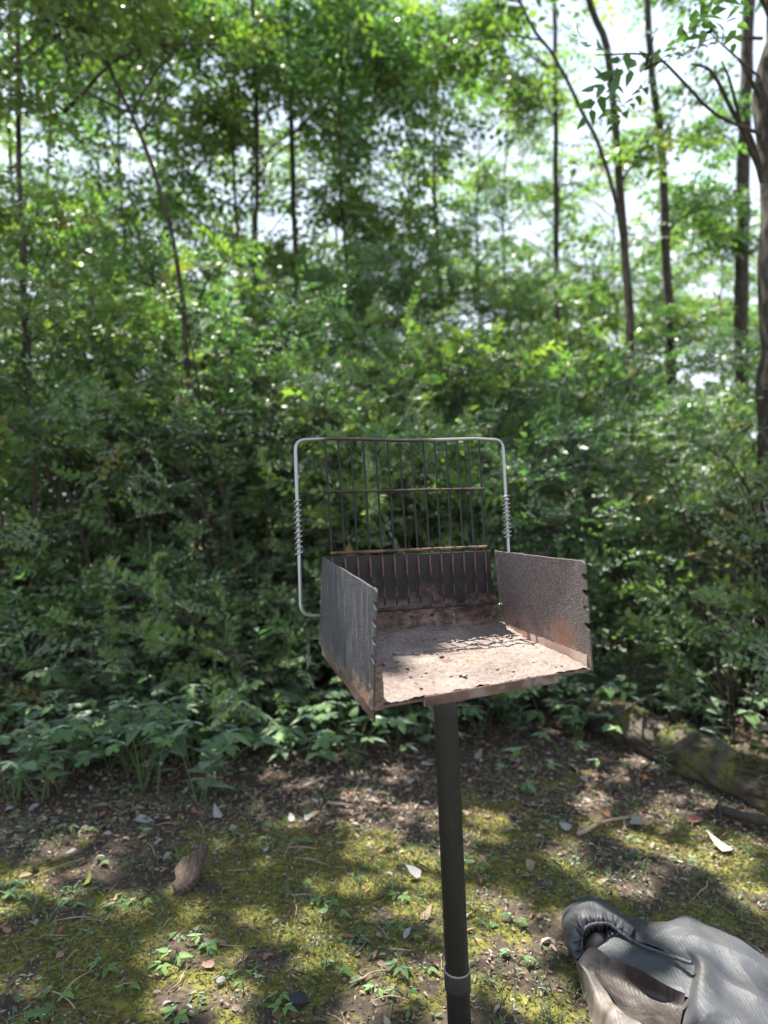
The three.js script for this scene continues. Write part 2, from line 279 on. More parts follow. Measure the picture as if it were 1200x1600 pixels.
    for (let k = 0; k < 260; k++) { const u = 0.02 + 0.95 * Math.pow(r(), 1.5), v = 0.03 + 0.94 * r(), s = 0.0012 + 0.0045 * Math.pow(r(), 4), o = lift(u, v, Math.max(0.009, ashH(u, v)) + s * 0.4), ids = [];
      for (const [x, y, z] of [[1, 0, 0], [-1, 0, 0], [0, 0, 1], [0, 0, -1], [0, 1, 0], [0, -1, 0]]) ids.push(gb.v(o.x + x * s * (0.6 + r()), o.y + y * s * (0.5 + 0.5 * r()), o.z + z * s * (0.6 + r()), r(), r()));
      for (const [a, b] of [[0, 2], [2, 1], [1, 3], [3, 0]]) { gb.t(ids[a], ids[4], ids[b]); gb.t(ids[b], ids[5], ids[a]); } }
    const crumbs = part('charcoal_crumbs', gb.geo(), mat({ map: tex(64, 64, (u, v) => (n3(u * 9, v * 9, 1) > 0.02 ? [0.36, 0.3, 0.27] : [0.035, 0.032, 0.032])), roughness: 1 }), bed); crumbs.userData.kind = 'stuff';
  }

  // the grate, swung up against the back plate
  const gb0 = P(524, 958, 1.712), gb1 = P(763, 942, 1.875), gt0 = P(508, 688, 1.805), gt1 = P(748, 688, 1.97);
  const grateAt = bil(gb0, gb1, gt1, gt0);
  const bare = (c0, c1, above = 9) => mat({ map: tex(64, 512, (u, v) => mix3(c0, c1, ss(-0.15, 0.25, fbm(u * 2, v * 26, 3, 3)) * ss(above + 0.05, above - 0.05, v + 0.1 * fbm(u, v * 30, 5, 2)))), roughness: 0.8, metalness: 0.2 });
  const mBar = bare([0.014, 0.013, 0.012], [0.16, 0.08, 0.055], 0.17), mRod = bare([0.02, 0.017, 0.016], [0.07, 0.045, 0.038]), mRustBar = bare([0.05, 0.028, 0.02], [0.19, 0.095, 0.06]);
  const mSteel = new THREE.MeshStandardMaterial({ color: C(0.3, 0.3, 0.3), roughness: 0.4, metalness: 0.85 });
  const grate = new THREE.Group(); grate.name = 'grate'; grill.add(grate);
  for (let k = 0; k < 14; k++) { const s = k / 13, j = 0.003 * (r() - 0.5); const g = new GB(); g.tube([0, 0.25, 0.5, 0.75, 1].map((t) => grateAt(s + j * t, t)), 0.0028, 7); part('grate_bar', g.geo(), mBar, grate); }
  for (const [t, rr, m, ext] of [[0.335, 0.0042, mRustBar, 0.008], [0.69, 0.004, mRod, 0.01]]) { const g = new GB(); g.tube([-ext, 0.25, 0.5, 0.75, 1 + ext].map((s) => grateAt(s, t).add(V(0, 0, 0.0068))), rr, 8); part('cross_bar', g.geo(), m, grate); }
  { const g = new GB(); g.tube([P(500, 960, 1.735), P(560, 956, 1.742), P(640, 950, 1.79), P(720, 944.5, 1.85), P(778, 940.5, 1.893)], 0.0058, 9); part('pivot_rod', g.geo(), mRod, grate); }
  { // bright handle loop: out through the left side, up, across the top and down on the right
    const pts = [], corner = (a, b, c, rad) => { const i = b.clone().add(a.clone().sub(b).setLength(rad)), o = b.clone().add(c.clone().sub(b).setLength(rad)); for (let k = 0; k <= 6; k++) { const t = k / 6; pts.push(i.clone().multiplyScalar((1 - t) ** 2).addScaledVector(b, 2 * t * (1 - t)).addScaledVector(o, t * t)); } };
    const a0 = P(506, 962.5, 1.735), a1 = P(470.5, 962, 1.715), a2 = P(461, 687, 1.80), a3 = P(785.5, 687, 1.985), a4 = P(799, 945, 1.93), a5 = P(780, 945, 1.91);
    pts.push(a0); corner(a0, a1, a2, 0.028); for (const t of [0.2, 0.35, 0.5, 0.65, 0.8]) pts.push(a1.clone().lerp(a2, t)); corner(a1, a2, a3, 0.03);
    for (const t of [0.15, 0.3, 0.5, 0.7, 0.85]) pts.push(a2.clone().lerp(a3, t).add(V(0, 0.003 * Math.sin(t * 9), 0))); corner(a2, a3, a4, 0.03); for (const t of [0.25, 0.5, 0.75]) pts.push(a3.clone().lerp(a4, t)); corner(a3, a4, a5, 0.012); pts.push(a5);
    const g = new GB(); g.tube(pts, 0.0046, 10); const scorch = tex(16, 1024, (u, v) => mix3([0.3, 0.3, 0.3], [0.035, 0.032, 0.03], 0.92 * ss(0.36, 0.39, v + 0.02 * fbm(u * 2, v * 40, 2, 3)) * ss(0.60, 0.56, v + 0.02 * fbm(u * 2, v * 40, 6, 3)))); scorch.repeat.set(1, 1 / 1.55);
    const loop = part('handle_loop', g.geo(), mat({ map: scorch, roughness: 0.4, metalness: 0.75 }), grate, 'bright bare wire handle');
    for (const [q0, q1] of [[a1.clone().lerp(a2, 0.645), a1.clone().lerp(a2, 0.335)], [a3.clone().lerp(a4, 0.345), a3.clone().lerp(a4, 0.60)]]) {
      const cp = [], turns = 10.5, n = 190, ax = q1.clone().sub(q0), t = ax.clone().normalize(), x = V(1, 0, 0).addScaledVector(t, -t.x).normalize(), y = t.clone().cross(x);
      for (let k = 0; k <= n; k++) { const f = k / n * turns * 2 * Math.PI, rr = 0.0088 + 0.0006 * Math.sin(k * 0.4); cp.push(q0.clone().addScaledVector(ax, k / n).addScaledVector(x, rr * Math.cos(f)).addScaledVector(y, rr * Math.sin(f))); }
      const c = new GB(); c.tube(cp, 0.0022, 6); part('coil_grip', c.geo(), mSteel, grate);
    }
  }
  // post and ground sleeve
  const top = P(695, 1078, 1.645), low = P(713.5, 1500, 1.652), dir = low.clone().sub(top).normalize(), along = (y) => top.clone().addScaledVector(dir, (y - top.y) / dir.y);
  const postTex = tex(256, 1024, (u, v) => { const d = n3(u * 60, v * 330, 2), f = fbm(u * 14, v * 60, 4, 3);
    let c = mix3([0.010, 0.0095, 0.009], [0.022, 0.02, 0.018], clamp(0.5 + f)); c = mix3(c, [0.12, 0.10, 0.08], 0.7 * ss(0.6, 0.7, d)); return mix3(c, [0.075, 0.066, 0.058], 0.7 * ss(0.1, 0.5, f + 0.35 * n3(u * 3, v * 8, 1) - 0.12)); });
  postTex.repeat.set(1 / (2 * Math.PI * 0.029), 1 / 1.1);
  const mPost = mat({ map: postTex, color: C(0.42, 0.41, 0.4), roughness: 0.5, metalness: 0.0 });
  { const g = new GB(), n = 16; g.tube(Array.from({ length: n + 1 }, (_, k) => along(lerp(-0.06, top.y, k / n))), 0.029, 36); part('post', g.geo(), mPost, grill); }
  { const g = new GB(), y0 = along(0.235); g.tube([0, 0.002, 0.018, 0.02, 0.021, 0.044, 0.046].map((h) => along(y0.y - 0.046 + h)), [0.029, 0.0325, 0.0325, 0.0315, 0.0325, 0.0325, 0.029], 36); part('post_collar', g.geo(), mat({ map: postTex, roughness: 0.6, color: C(1.2, 1.2, 1.2) }), grill); 
    const h = new GB(); h.tube(Array.from({ length: 37 }, (_, k) => along(y0.y).add(V(0.0305 * Math.cos(k / 18 * Math.PI), 0.0005, 0.0305 * Math.sin(k / 18 * Math.PI)))), 0.0022, 6, false); part('collar_ring', h.geo(), mat({ color: C(0.2, 0.18, 0.16), roughness: 0.9 }), grill); }
  { const c = top.clone().add(V(0, 0.0, 0)), g = new THREE.BoxGeometry(0.12, 0.012, 0.12); const m = part('mount_plate', g, mRust, grill); m.position.copy(c); m.position.y = lift(0.5, 0.42, -0.012).y; m.rotation.y = 0.36; m.rotation.x = -0.03; }
  settle(grill, along(0));
}

// ---------------------------------------------------------------- bark
const barkTex = (a, b, moss, seed) => tex(512, 1024, (u, v) => { const f = fbm(u * 16, v * 9, seed, 4) + 0.5 * fbm(u * 40, v * 22, seed + 3, 2); let c = mix3(a, b, clamp(0.5 + 1.2 * f)); return moss ? mix3(c, mix3([0.03, 0.036, 0.01], [0.10, 0.10, 0.018], clamp(0.5 + 1.3 * fbm(u * 40, v * 60, 2, 3))), moss * ss(0.0, 0.25, fbm(u * 3, v * 7, seed + 5, 4))) : c; });
const bark = barkTex([0.035, 0.028, 0.022], [0.13, 0.11, 0.09], 0, 1), barkBump = tex(256, 512, (u, v) => 0.5 + fbm(u * 14, v * 5, 3, 4), false);
M.bark = mat({ map: bark, color: C(0.5, 0.48, 0.46), roughness: 1, bumpMap: barkBump, bumpScale: 0.02 });
M.twig = mat({ color: C(0.05, 0.04, 0.03), roughness: 0.95 });
M.stem = mat({ color: C(0.035, 0.028, 0.02), roughness: 0.95 });

// a mass of leafy twigs: list of [position, direction, scale]; one part of its shrub or tree
const X = V(1, 0, 0);
let nTris = 0;
function foliage(parent, list, geometry, tints, r, grow, sparse = 0, far = false) {
  if (far) {                                        // deep in the wood: copies of one twig
    const m = new THREE.InstancedMesh(geometry, M.leafCopy, list.length), q = new THREE.Quaternion(), q2 = new THREE.Quaternion(), t = new THREE.Matrix4(), c = new THREE.Color();
    list.forEach(([p, d, s], k) => { q.setFromUnitVectors(X, d); q.multiply(q2.setFromAxisAngle(X, (r() - 0.5) * 1.6)); m.setMatrixAt(k, t.compose(p, q, V(s, s, s))); const a = tints[Math.floor(r() * tints.length)], b = 0.75 + 0.5 * r(); m.setColorAt(k, r() < 0.005 ? c.setRGB(0.3, 0.28, 0.03) : c.setRGB(a[0] * b, a[1] * b, a[2] * b)); });
    m.name = 'foliage'; m.userData.kind = 'stuff'; m.castShadow = m.receiveShadow = true; parent.add(m); return m;
  }
  const keep = list.filter(() => r() >= sparse), gp = geometry.attributes.position.array, gn = geometry.attributes.normal.array, gi = geometry.index.array, nv = gp.length / 3, ni = gi.length;
  const pos = new Float32Array(keep.length * nv * 3), nor = new Float32Array(pos.length), col = new Float32Array(pos.length), idx = new Uint32Array(keep.length * ni), q = new THREE.Quaternion(), q2 = new THREE.Quaternion(), t = new THREE.Matrix4(), ZERO = V(0, 0, 0), STEM_I = 18; let fill = 0;
  keep.forEach(([p, d, s], k) => {
    q.setFromUnitVectors(X, d); q.multiply(q2.setFromAxisAngle(X, (r() - 0.5) * 1.6)); t.compose(ZERO, q, ONE); const e = t.elements;
    const a = tints[Math.floor(r() * tints.length)], b = 0.75 + 0.5 * r(), c = r() < 0.01 ? [0.34, 0.27, 0.03] : [a[0] * b, a[1] * b, a[2] * b];
    for (let i = 0; i < nv; i++) {
      const o = (k * nv + i) * 3, x = gp[i * 3], y = gp[i * 3 + 1], z = gp[i * 3 + 2], u = gn[i * 3], v = gn[i * 3 + 1], w = gn[i * 3 + 2];
      pos[o] = p.x + s * (e[0] * x + e[4] * y + e[8] * z); pos[o + 1] = p.y + s * (e[1] * x + e[5] * y + e[9] * z); pos[o + 2] = p.z + s * (e[2] * x + e[6] * y + e[10] * z);
      nor[o] = e[0] * u + e[4] * v + e[8] * w; nor[o + 1] = e[1] * u + e[5] * v + e[9] * w; nor[o + 2] = e[2] * u + e[6] * v + e[10] * w;
      col[o] = c[0]; col[o + 1] = c[1]; col[o + 2] = c[2];
    }
    const near = inGap(p, 0.55 * s); const noStem = near && (inGap(p, 0.02) || inGap(p.clone().addScaledVector(d, 0.2 * s), 0.02) || inGap(p.clone().addScaledVector(d, 0.4 * s), 0.02)); let out = false;
    for (let i = 0; i < ni; i += 3) {
      if (near && i >= STEM_I && (i - STEM_I) % 12 === 0) { const o = (k * nv + gi[i + 2]) * 3; out = inGap(V(pos[o], pos[o + 1], pos[o + 2]), grow); }     // a leaf that would stand in a gap is not there
      if (near && out && i >= STEM_I) continue;
      if (noStem && i < STEM_I) continue;
      idx[fill++] = k * nv + gi[i]; idx[fill++] = k * nv + gi[i + 1]; idx[fill++] = k * nv + gi[i + 2];
    }
  });
  nTris += fill / 3;
  const g = new THREE.BufferGeometry(); g.setAttribute('position', new THREE.BufferAttribute(pos, 3)); g.setAttribute('normal', new THREE.BufferAttribute(nor, 3)); g.setAttribute('color', new THREE.BufferAttribute(col, 3)); g.setIndex(new THREE.BufferAttribute(idx.slice(0, fill), 1));
  const m = part('foliage', g, M.leaf, parent); m.userData.kind = 'stuff'; return m;
}
const TINTS = [[[0.075, 0.175, 0.026], [0.095, 0.205, 0.026], [0.066, 0.16, 0.034]], [[0.10, 0.20, 0.024], [0.125, 0.225, 0.022], [0.08, 0.18, 0.028]], [[0.125, 0.225, 0.02], [0.155, 0.25, 0.02], [0.10, 0.20, 0.026]]], GREEN = TINTS[0], MID = TINTS[1], LIME = TINTS[2];
const azim = (a, e) => V(Math.cos(a) * Math.cos(e), Math.sin(e), Math.sin(a) * Math.cos(e));

function shrub(x, z, h, spread, stems, seed, tints, label, o = {}) {
  const r = rng(seed), g = thing('honeysuckle_shrub', label, 'shrub', o.group ?? 'shrubs at the wood edge'), wood = new GB(), list = [], base = V(x, groundH(x, z) - 0.02, z);
  for (let s = 0; s < stems; s++) {
    const a = (s + r()) / stems * 2 * Math.PI, hh = h * (0.65 + 0.4 * r()), out = spread * (0.45 + 0.6 * r());
    const pts = smooth([base.clone().add(azim(a, 0).multiplyScalar(0.06)), base.clone().add(V(Math.cos(a) * out * 0.3, hh * 0.45, Math.sin(a) * out * 0.3)), base.clone().add(V(Math.cos(a + 0.3) * out * 0.62, hh * 0.85, Math.sin(a + 0.3) * out * 0.62)), base.clone().add(V(Math.cos(a + 0.4) * out, hh * (0.85 + 0.15 * r()), Math.sin(a + 0.4) * out))], 14);
    wood.tube(pts, taper(14, 0.008 + 0.004 * h * r(), 0.003), 5, false);
    const nb = Math.round((o.branches ?? 13) * hh / 3);
    for (let b = 0; b < nb; b++) {
      const t = (o.from ?? 0.16) + (1 - (o.from ?? 0.16)) * Math.pow((b + r()) / nb, 0.85), p0 = pts[Math.min(14, Math.floor(t * 14))], d = azim(r() * 6.283, 0.1 + 0.5 * r()), L = (0.35 + 0.6 * r()) * (1.15 - 0.5 * t);
      const br = smooth([p0, p0.clone().addScaledVector(d, L * 0.5).add(V(0, 0.04, 0)), p0.clone().addScaledVector(d, L).add(V(0, -0.1 * L, 0))], 6);
      wood.tube(br, taper(6, 0.005, 0.0015), 3, false);
      const ns = Math.round(L * 14);
      for (let k = 0; k < ns; k++) { const q = br[1 + Math.floor(r() * 5.99)].clone().add(V((r() - .5) * .06, (r() - .5) * .06, (r() - .5) * .06)), w = azim(r() * 6.283, (r() - 0.4) * 0.9).multiplyScalar(0.8).addScaledVector(d, 0.7).normalize(); list.push([q, w, (0.7 + 0.5 * r()) * (o.leaf ?? 1)]); }
    }
  }
  part('stem', wood.geo(), M.stem, g).userData.kind = 'stuff';
  foliage(g, list, o.geometry ?? SPRAY[seed % 3], TINTS[(seed * 7 + 1) % 3], r, 0.03, o.sparse, z < -5.7);
  settle(g, base); return list.length;
}
function tree(name, label, path, r0, r1, clumps, seed, tints, o = {}) {           // path: the trunk from the ground up; clumps: [centre, radius, sprays]
  const r = rng(seed), g = thing(name, label, 'tree', o.group), base = path[0].clone(), n = 26, pts = smooth(path, n), tr = new GB(), limbs = new GB(), list = [];
  for (let k = 1; k < n; k++) pts[k].add(V((r() - .5) * r0 * 0.35, 0, (r() - .5) * r0 * 0.35));
  tr.tube(pts, taper(n, r0, r1, 0.9).map((q, k) => q * (k === 0 ? 1.35 : k === 1 ? 1.12 : 1)), r0 > 0.05 ? 18 : 9, true, 0.18);
  part('trunk', tr.geo(), M.bark, g);
  for (const q of o.limbs ?? []) limbs.tube(smooth(q[0], 12), taper(12, q[1], q[2] ?? 0.004), 7, false);
  for (const [c, R, ns, bare] of clumps) {
    let best = pts[0]; for (const q of pts) if (q.y < c.y + 0.2 && q.distanceTo(c) + Math.max(0, q.y - c.y + 1) * 0.6 < best.distanceTo(c) + Math.max(0, best.y - c.y + 1) * 0.6) best = q;
    if (!bare) limbs.tube(smooth([best, best.clone().lerp(c, 0.5).add(V(0, 0.12 * best.distanceTo(c), 0)), c], 8), taper(8, Math.min(r0 * 0.5, 0.012 + R * 0.02), 0.006), 6, false);
    const tw = Math.max(3, Math.round(ns / 14));
    for (let b = 0; b < tw; b++) {
      const e = c.clone().add(azim(r() * 6.283, Math.asin(2 * r() - 1) * 0.75).multiplyScalar(R * (0.55 + 0.5 * r()))), br = smooth([c, c.clone().lerp(e, 0.5).add(V(0, 0.06 * R, 0)), e], 6);
      if (!inGap(br[1], .02) && !inGap(br[3], .02) && !inGap(br[5], .02)) limbs.tube(br, taper(6, 0.008, 0.002), 4, false);
      for (let k = 0; k < ns / tw; k++) { const q = br[1 + Math.floor(r() * 5.99)].clone().add(V((r() - .5) * .3, (r() - .5) * .22, (r() - .5) * .3)); list.push([q, azim(r() * 6.283, (r() - 0.55) * 0.8), (0.75 + 0.5 * r()) * (o.leaf ?? 1)]); }
    }
  }
  if (limbs.i.length) part('limb', limbs.geo(), M.bark, g).userData.kind = 'stuff';
  if (list.length) foliage(g, list, o.geometry ?? CANOPY[seed % 2], TINTS[(seed * 5 + 2) % 3], r, 0.055, o.sparse, o.copy || (base.z < -6.9 && !o.shade));
  settle(g, base); return g;
}

// shrubs along the wood edge: [x, z, height, spread, stems, tints, words]
const SHRUBS = [
  [-2.35, -4.35, 2.7, 0.9, 10, GREEN, 'dense dark shrub in front of the thin upright trunk', 0.9],
  [-1.35, -5.2, 3.2, 1.1, 11, GREEN, 'leafy shrub hiding the foot of the arching sapling', 1],
  [-0.5, -5.3, 2.8, 1.1, 11, MID, 'leafy shrub between the two bushes behind the grate', 0.9],
  [0.3, -5.4, 2.7, 1.1, 11, MID, 'leafy shrub over the back plate of the firebox', 1.1],
  [1.3, -5.6, 2.6, 1.1, 11, MID, 'leafy shrub over the front corner of the sooty plate', 1],
  [2.4, -4.0, 1.9, 0.6, 9, MID, 'narrow shrub covering the foot of the thick trunk', 1.1],
  [-2.75, -4.8, 3.6, 1.15, 9, GREEN, 'tall dark shrub beside the thin upright sapling trunk', .9],
  [-1.85, -4.6, 2.5, 1.1, 10, GREEN, 'dense shrub below the arching dark sapling', 1],
  [-0.95, -4.7, 2.3, 1.1, 11, GREEN, 'bushy shrub behind the coil side of the raised handle', .85],
  [-0.1, -4.6, 2.0, 1.05, 11, MID, 'bushy shrub straight behind the raised wire grate', 1],
  [0.75, -4.8, 2.0, 1.1, 11, MID, 'full green shrub behind the sooty side plate', 1.15],
  [1.6, -5.2, 1.8, 1.1, 11, MID, 'low wide shrub just behind the mossy log end', .9],
  [2.4, -5.0, 1.8, 1.05, 10, MID, 'shrub with pale sunlit leaves beside the log', 1.2],
  [2.75, -4.3, 1.6, 0.95, 10, MID, 'low bright shrub between the log and the big trunk', 1.1],
  [-3.4, -5.7, 4.6, 1.3, 9, GREEN, 'tall dark shrub deep among the sapling stems', 1],
  [-2.2, -5.9, 3.7, 1.3, 11, MID, 'high leafy shrub behind the arching sapling', 1.1],
  [-1.2, -6.0, 3.3, 1.3, 11, MID, 'rounded second row shrub behind the bushy one', .9],
  [-0.2, -6.2, 3.1, 1.3, 11, MID, 'second row shrub behind the grate', 1.2],
  [0.8, -6.3, 3.0, 1.3, 11, MID, 'rounded shrub in the second row behind the sooty plate', 1],
  [1.8, -6.6, 2.9, 1.3, 11, MID, 'second row shrub below the slender dark trunks', 1.1],
  [2.9, -6.5, 2.7, 1.3, 10, LIME, 'second row shrub by the foot of the thick trunk', 1.3],
  [4.0, -6.0, 2.6, 1.2, 9, MID, 'shrub behind the thick trunk', 1],
  [-4.6, -7.2, 5.4, 1.5, 9, GREEN, 'far dark shrub in the deepest shade', 1],
  [-2.9, -7.7, 5.0, 1.5, 11, LIME, 'far high shrub with backlit lime leaves', 1.2],
  [-1.6, -7.9, 4.8, 1.5, 11, LIME, 'far tall shrub shining yellow green', 1.1],
  [-0.3, -8.0, 4.6, 1.5, 11, LIME, 'far lime shrub behind the second row', 1.3],
  [1.0, -8.2, 4.4, 1.5, 11, LIME, 'far shrub thinning out against the bright sky', 1.2],
  [2.5, -8.6, 3.8, 1.5, 10, LIME, 'far low shrub under the bright sky gap', 1.3],
  [4.3, -8.4, 3.6, 1.5, 9, LIME, 'far low shrub beyond the thick trunk', 1.2],
];
for (const [x, z, h, w] of [[-5.4, -8.6, 3.2, 'shaded thicket bush far behind the thin upright trunk'], [-3.6, -9.4, 3.0, 'shaded thicket bush behind the high shrubs'], [-1.7, -9.8, 3.0, 'thicket bush behind the tall lime shrub'], [0.1, -10, 3.0, 'thicket bush far behind the wire grate'], [1.9, -10.2, 2.8, 'thicket bush below the slender far trunk'], [3.7, -10.5, 2.8, 'thicket bush beside the pale brown trunk'], [5.8, -10, 2.8, 'thicket bush beyond the thick grey trunk'], [-7.4, -10.5, 3.6, 'thicket bush at the dark end of the wood'], [-4.6, -6.4, 2.6, 'shaded thicket bush beside the deep sapling stems'], [-2.9, -7.0, 2.6, 'shaded thicket bush under the far high shrubs'], [-1.5, -7.3, 2.4, 'thicket bush in the shade behind the tall bushy shrub'], [0.4, -7.5, 2.4, 'thicket bush in the gap behind the second row']]) SHRUBS.push([x, z, h, 1.3, 9, MID, w, 1.6, true]);
let nSprays = 0;
SHRUBS.forEach(([x, z, h, s, n, t, label, leaf, low], k) => { nSprays += shrub(x, z, h, s, n, 100 + k, t, label, { leaf, from: low ? 0.05 : 0.1, branches: low ? 12 : z > -5.7 ? 16 : 11 }); });
// low leafy skirts that close the foot of the wood edge
[[-2.9, -4.1, 1.0], [-2.2, -4.0, 0.8], [-1.4, -4.15, 0.95], [-0.7, -4.1, 0.8], [0.0, -4.2, 0.9], [0.6, -4.35, 0.85], [2.2, -4.2, 0.9], [2.9, -3.7, 0.9], [1.3, -4.75, 0.9]].forEach(([x, z, h], k) => {
  nSprays += shrub(x, z, h, 0.65, 7, 400 + k, GREEN, ['low bush at the foot of the thin upright trunk', 'low bush behind the pale sunlit weed', 'low bush behind the largest broad leaved plant', 'low bush behind the tall dark weed', 'low bush behind the lower bend of the handle', 'low bush right behind the firebox back plate', 'low bush behind the middle of the log', 'low bush beside the thick grey trunk', 'low bush over the far end of the log'][k], { from: 0.05, branches: 26, group: k > 5 ? 'low bushes by the log' : 'low bushes below the dark shrubs' });
});

// ---------------------------------------------------------------- trees
const up0 = (p) => V(p.x, groundH(p.x, p.z) - 0.05, p.z);
{
  // slender arching sapling at the left, its top bent over
  const z = 4.8, a = P(292, 560, z), path = [up0(V(a.x + 0.08, 0, -z)), P(305, 760, z), a, P(282, 440, z), P(262, 340, z), P(222, 215, z), P(178, 122, z), P(150, 40, z), P(120, -120, z - .2), P(60, -330, z - .3), P(-20, -560, z - .4)];
  tree('sapling', 'slender dark sapling with an arching side branch', path, 0.021, 0.009, [[P(-60, -560, z - .5), 1.1, 150], [P(160, -330, z + .6), .9, 120], [P(90, 40, z - .1), 0.6, 110], [P(300, 60, z), 0.5, 70], [P(180, -40, z), .6, 100], [P(40, 150, z), .5, 70]], 21, GREEN, {
    limbs: [[[P(100, 175, z + .1), P(135, 140, z + .02), P(168, 104, z), P(205, 82, z), P(250, 70, z), P(345, 70, z - .1)], 0.017, 0.006], [[P(222, 208, z), P(245, 150, z), P(262, 110, z)], 0.008], [[P(225, 205, z), P(262, 150, z - .05), P(330, 100, z - .1)], 0.009], [[P(180, 125, z), P(150, 60, z - .2)], 0.01]], leaf: 0.8 });
  const y = 4.9;
  tree('sapling', 'straight thin trunk rising through the darkest shrubs', [up0(P(60, 1080, y)), P(52, 740, y), P(40, 500, y), P(30, 270, y), P(28, 60, y), P(20, -200, y), P(30, -520, y)], 0.028, 0.012, [[P(-60, -560, y), 1.3, 160], [P(160, -600, y), 1.2, 150], [P(40, -200, y), 0.9, 170]], 22, GREEN, { leaf: 0.85 });
  // thick trunk at the right edge of the view, with bare dark branches
  const w = 4.6;
  tree('thick_tree', 'thick grey trunk with bare dark branches beside the shrubs', [up0(P(1247, 1100, w)), P(1246, 760, w), P(1243, 500, w), P(1238, 200, w), P(1235, 0, w), P(1225, -300, w), P(1205, -700, w)], 0.265, 0.17, [[P(1180, -700, 5), 1.4, 260], [P(1360, -640, 4.6), 1.6, 300], [P(1360, -120, 4.2), 0.9, 150], [P(1130, -90, 4.3), 0.4, 20], [P(1008, 108, 2.9), 0.13, 9, true], [P(1108, 50, 3.0), 0.07, 3, true]], 23, LIME, {
    limbs: [[[P(1192, 285, w - .2), P(1172, 215, w - .3), P(1145, 175, w - .4), P(1110, 110, w - .45), P(1080, 100, w - .5)], 0.022, 0.006], [[P(1192, 280, w - .2), P(1160, 200, w - .35), P(1140, 125, w - .5), P(1128, 95, w - .5)], 0.016, 0.004], [[P(1186, 150, w - .2), P(1165, 110, w - .3), P(1148, 85, w - .3)], 0.014], [[P(1190, 60, w - .2), P(1150, 58, w - .4), P(1110, 60, w - .5)], 0.012], [[P(1190, 210, w - .2), P(1120, 180, w - .6), P(1060, 120, w - 1.2), P(1010, 85, w - 1.7), P(930, 86, w - 1.8)], 0.012, 0.002], [[P(1186, 120, w - .2), P(1140, 80, w - 1.2), P(1108, 50, w - 1.6)], .008, .002]], geometry: FINE, leaf: 0.62, copy: true });
  // slender trunks against the bright sky
  const slim = [
    ['slender crooked dark trunk standing against the bright sky gap', 7.2, [[985, 520], [975, 390], [966, 260], [958, 150], [946, 70], [920, 0], [900, -120], [890, -380]], 0.05, 0.03, [[880, -420, 1.2, 90], [940, -60, 0.5, 40], [1000, 250, .45, 36]], LIME],
    ['slim dark trunk leaning slightly behind the crooked one', 8.2, [[1050, 560], [1040, 390], [1034, 250], [1020, 120], [1010, 0], [1000, -200], [985, -420]], 0.062, 0.03, [[1010, -430, 1.2, 90], [1080, -60, 0.7, 60], [1085, 330, 0.6, 60], [1060, 180, .5, 45]], LIME],
    ['pale brown trunk close beside the thick tree', 9.5, [[1158, 600], [1160, 400], [1163, 200], [1168, 30], [1172, -200], [1180, -440]], 0.105, 0.07, [[1160, -460, 1.4, 110], [1110, 330, 0.7, 80], [1150, 380, 0.7, 70], [1110, 200, .6, 60]], LIME],
    ['thin far trunk half lost in the leaves', 10.5, [[870, 520], [869, 300], [868, 150], [866, 0], [862, -220], [860, -420]], 0.05, 0.03, [[820, -440, 1.4, 110], [740, 40, 1.1, 170], [650, 30, 1.1, 170], [820, 160, .8, 110]], LIME],
    ['thin sapling leaning across the sky gap', 6.6, [[985, 470], [945, 250], [905, 165], [868, 92], [830, 40], [790, -60], [740, -240]], 0.024, 0.012, [[720, -260, 1.0, 80], [790, 0, 0.4, 36], [720, 80, .5, 60]], LIME],
    ['dark trunk glimpsed between the high shrubs', 9.2, [[470, 640], [462, 420], [456, 240], [452, 120], [446, 0], [440, -240]], 0.045, 0.03, [[430, -300, 1.4, 120], [540, 60, 1.0, 150], [420, 40, 1.0, 170], [620, 120, .9, 130]], LIME],
    ['dark trunk showing through backlit lime leaves', 8.6, [[392, 600], [398, 400], [402, 240], [400, 120], [392, -60], [380, -280]], 0.036, 0.024, [[340, -320, 1.4, 120], [330, 180, 0.9, 130], [260, 20, 1.0, 180], [420, 120, .8, 110], [160, 60, 1.0, 170]], LIME],
  ];
  slim.forEach(([label, d, px, r0, r1, cl, t], k) => tree('slender_tree', label, [up0(P(px[0][0], 900, d)), ...px.map(([a, b]) => P(a, b, d))], r0, r1, cl.map(([a, b, R, n]) => [P(a, b, d), R, n]), 30 + k, t, { group: 'slender trunks behind the shrubs', leaf: 1 }));
  // farther trees, closing the view where the wood is thick
  const far = [[3.2, -15.5, 6.8], [5.0, -16, 7.5], [4.4, -14, 4.6], [-9, -15, 8], [-6.4, -15, 8.5], [-3.6, -17, 8], [-0.6, -18, 8], [4.0, -19, 6.5], [7.4, -20, 6.5], [10.5, -17, 7], [-12, -22, 10], [6.0, -27, 7], [10, -29, 8]];
  far.forEach(([x, zz, h], k) => { const r = rng(600 + k), cl = []; for (let q = 0; q < 8; q++) cl.push([V(x + (r() - .5) * 3.4, h * (0.32 + 0.6 * r()), zz + (r() - .5) * 2.6), 1.1 + 0.5 * r(), 95]);
    tree('background_tree', x > 3 ? 'distant hazy tree beyond the sky gap' : 'distant leafy tree behind the high shrubs', [V(x, -0.05, zz), V(x + .1, h * .35, zz), V(x - .1, h * .7, zz), V(x, h, zz)], 0.11, 0.03, cl, 620 + k, LIME, { group: x > 3 ? 'distant trees beyond the gap' : 'distant trees behind the shrubs', leaf: 1.45 }); });
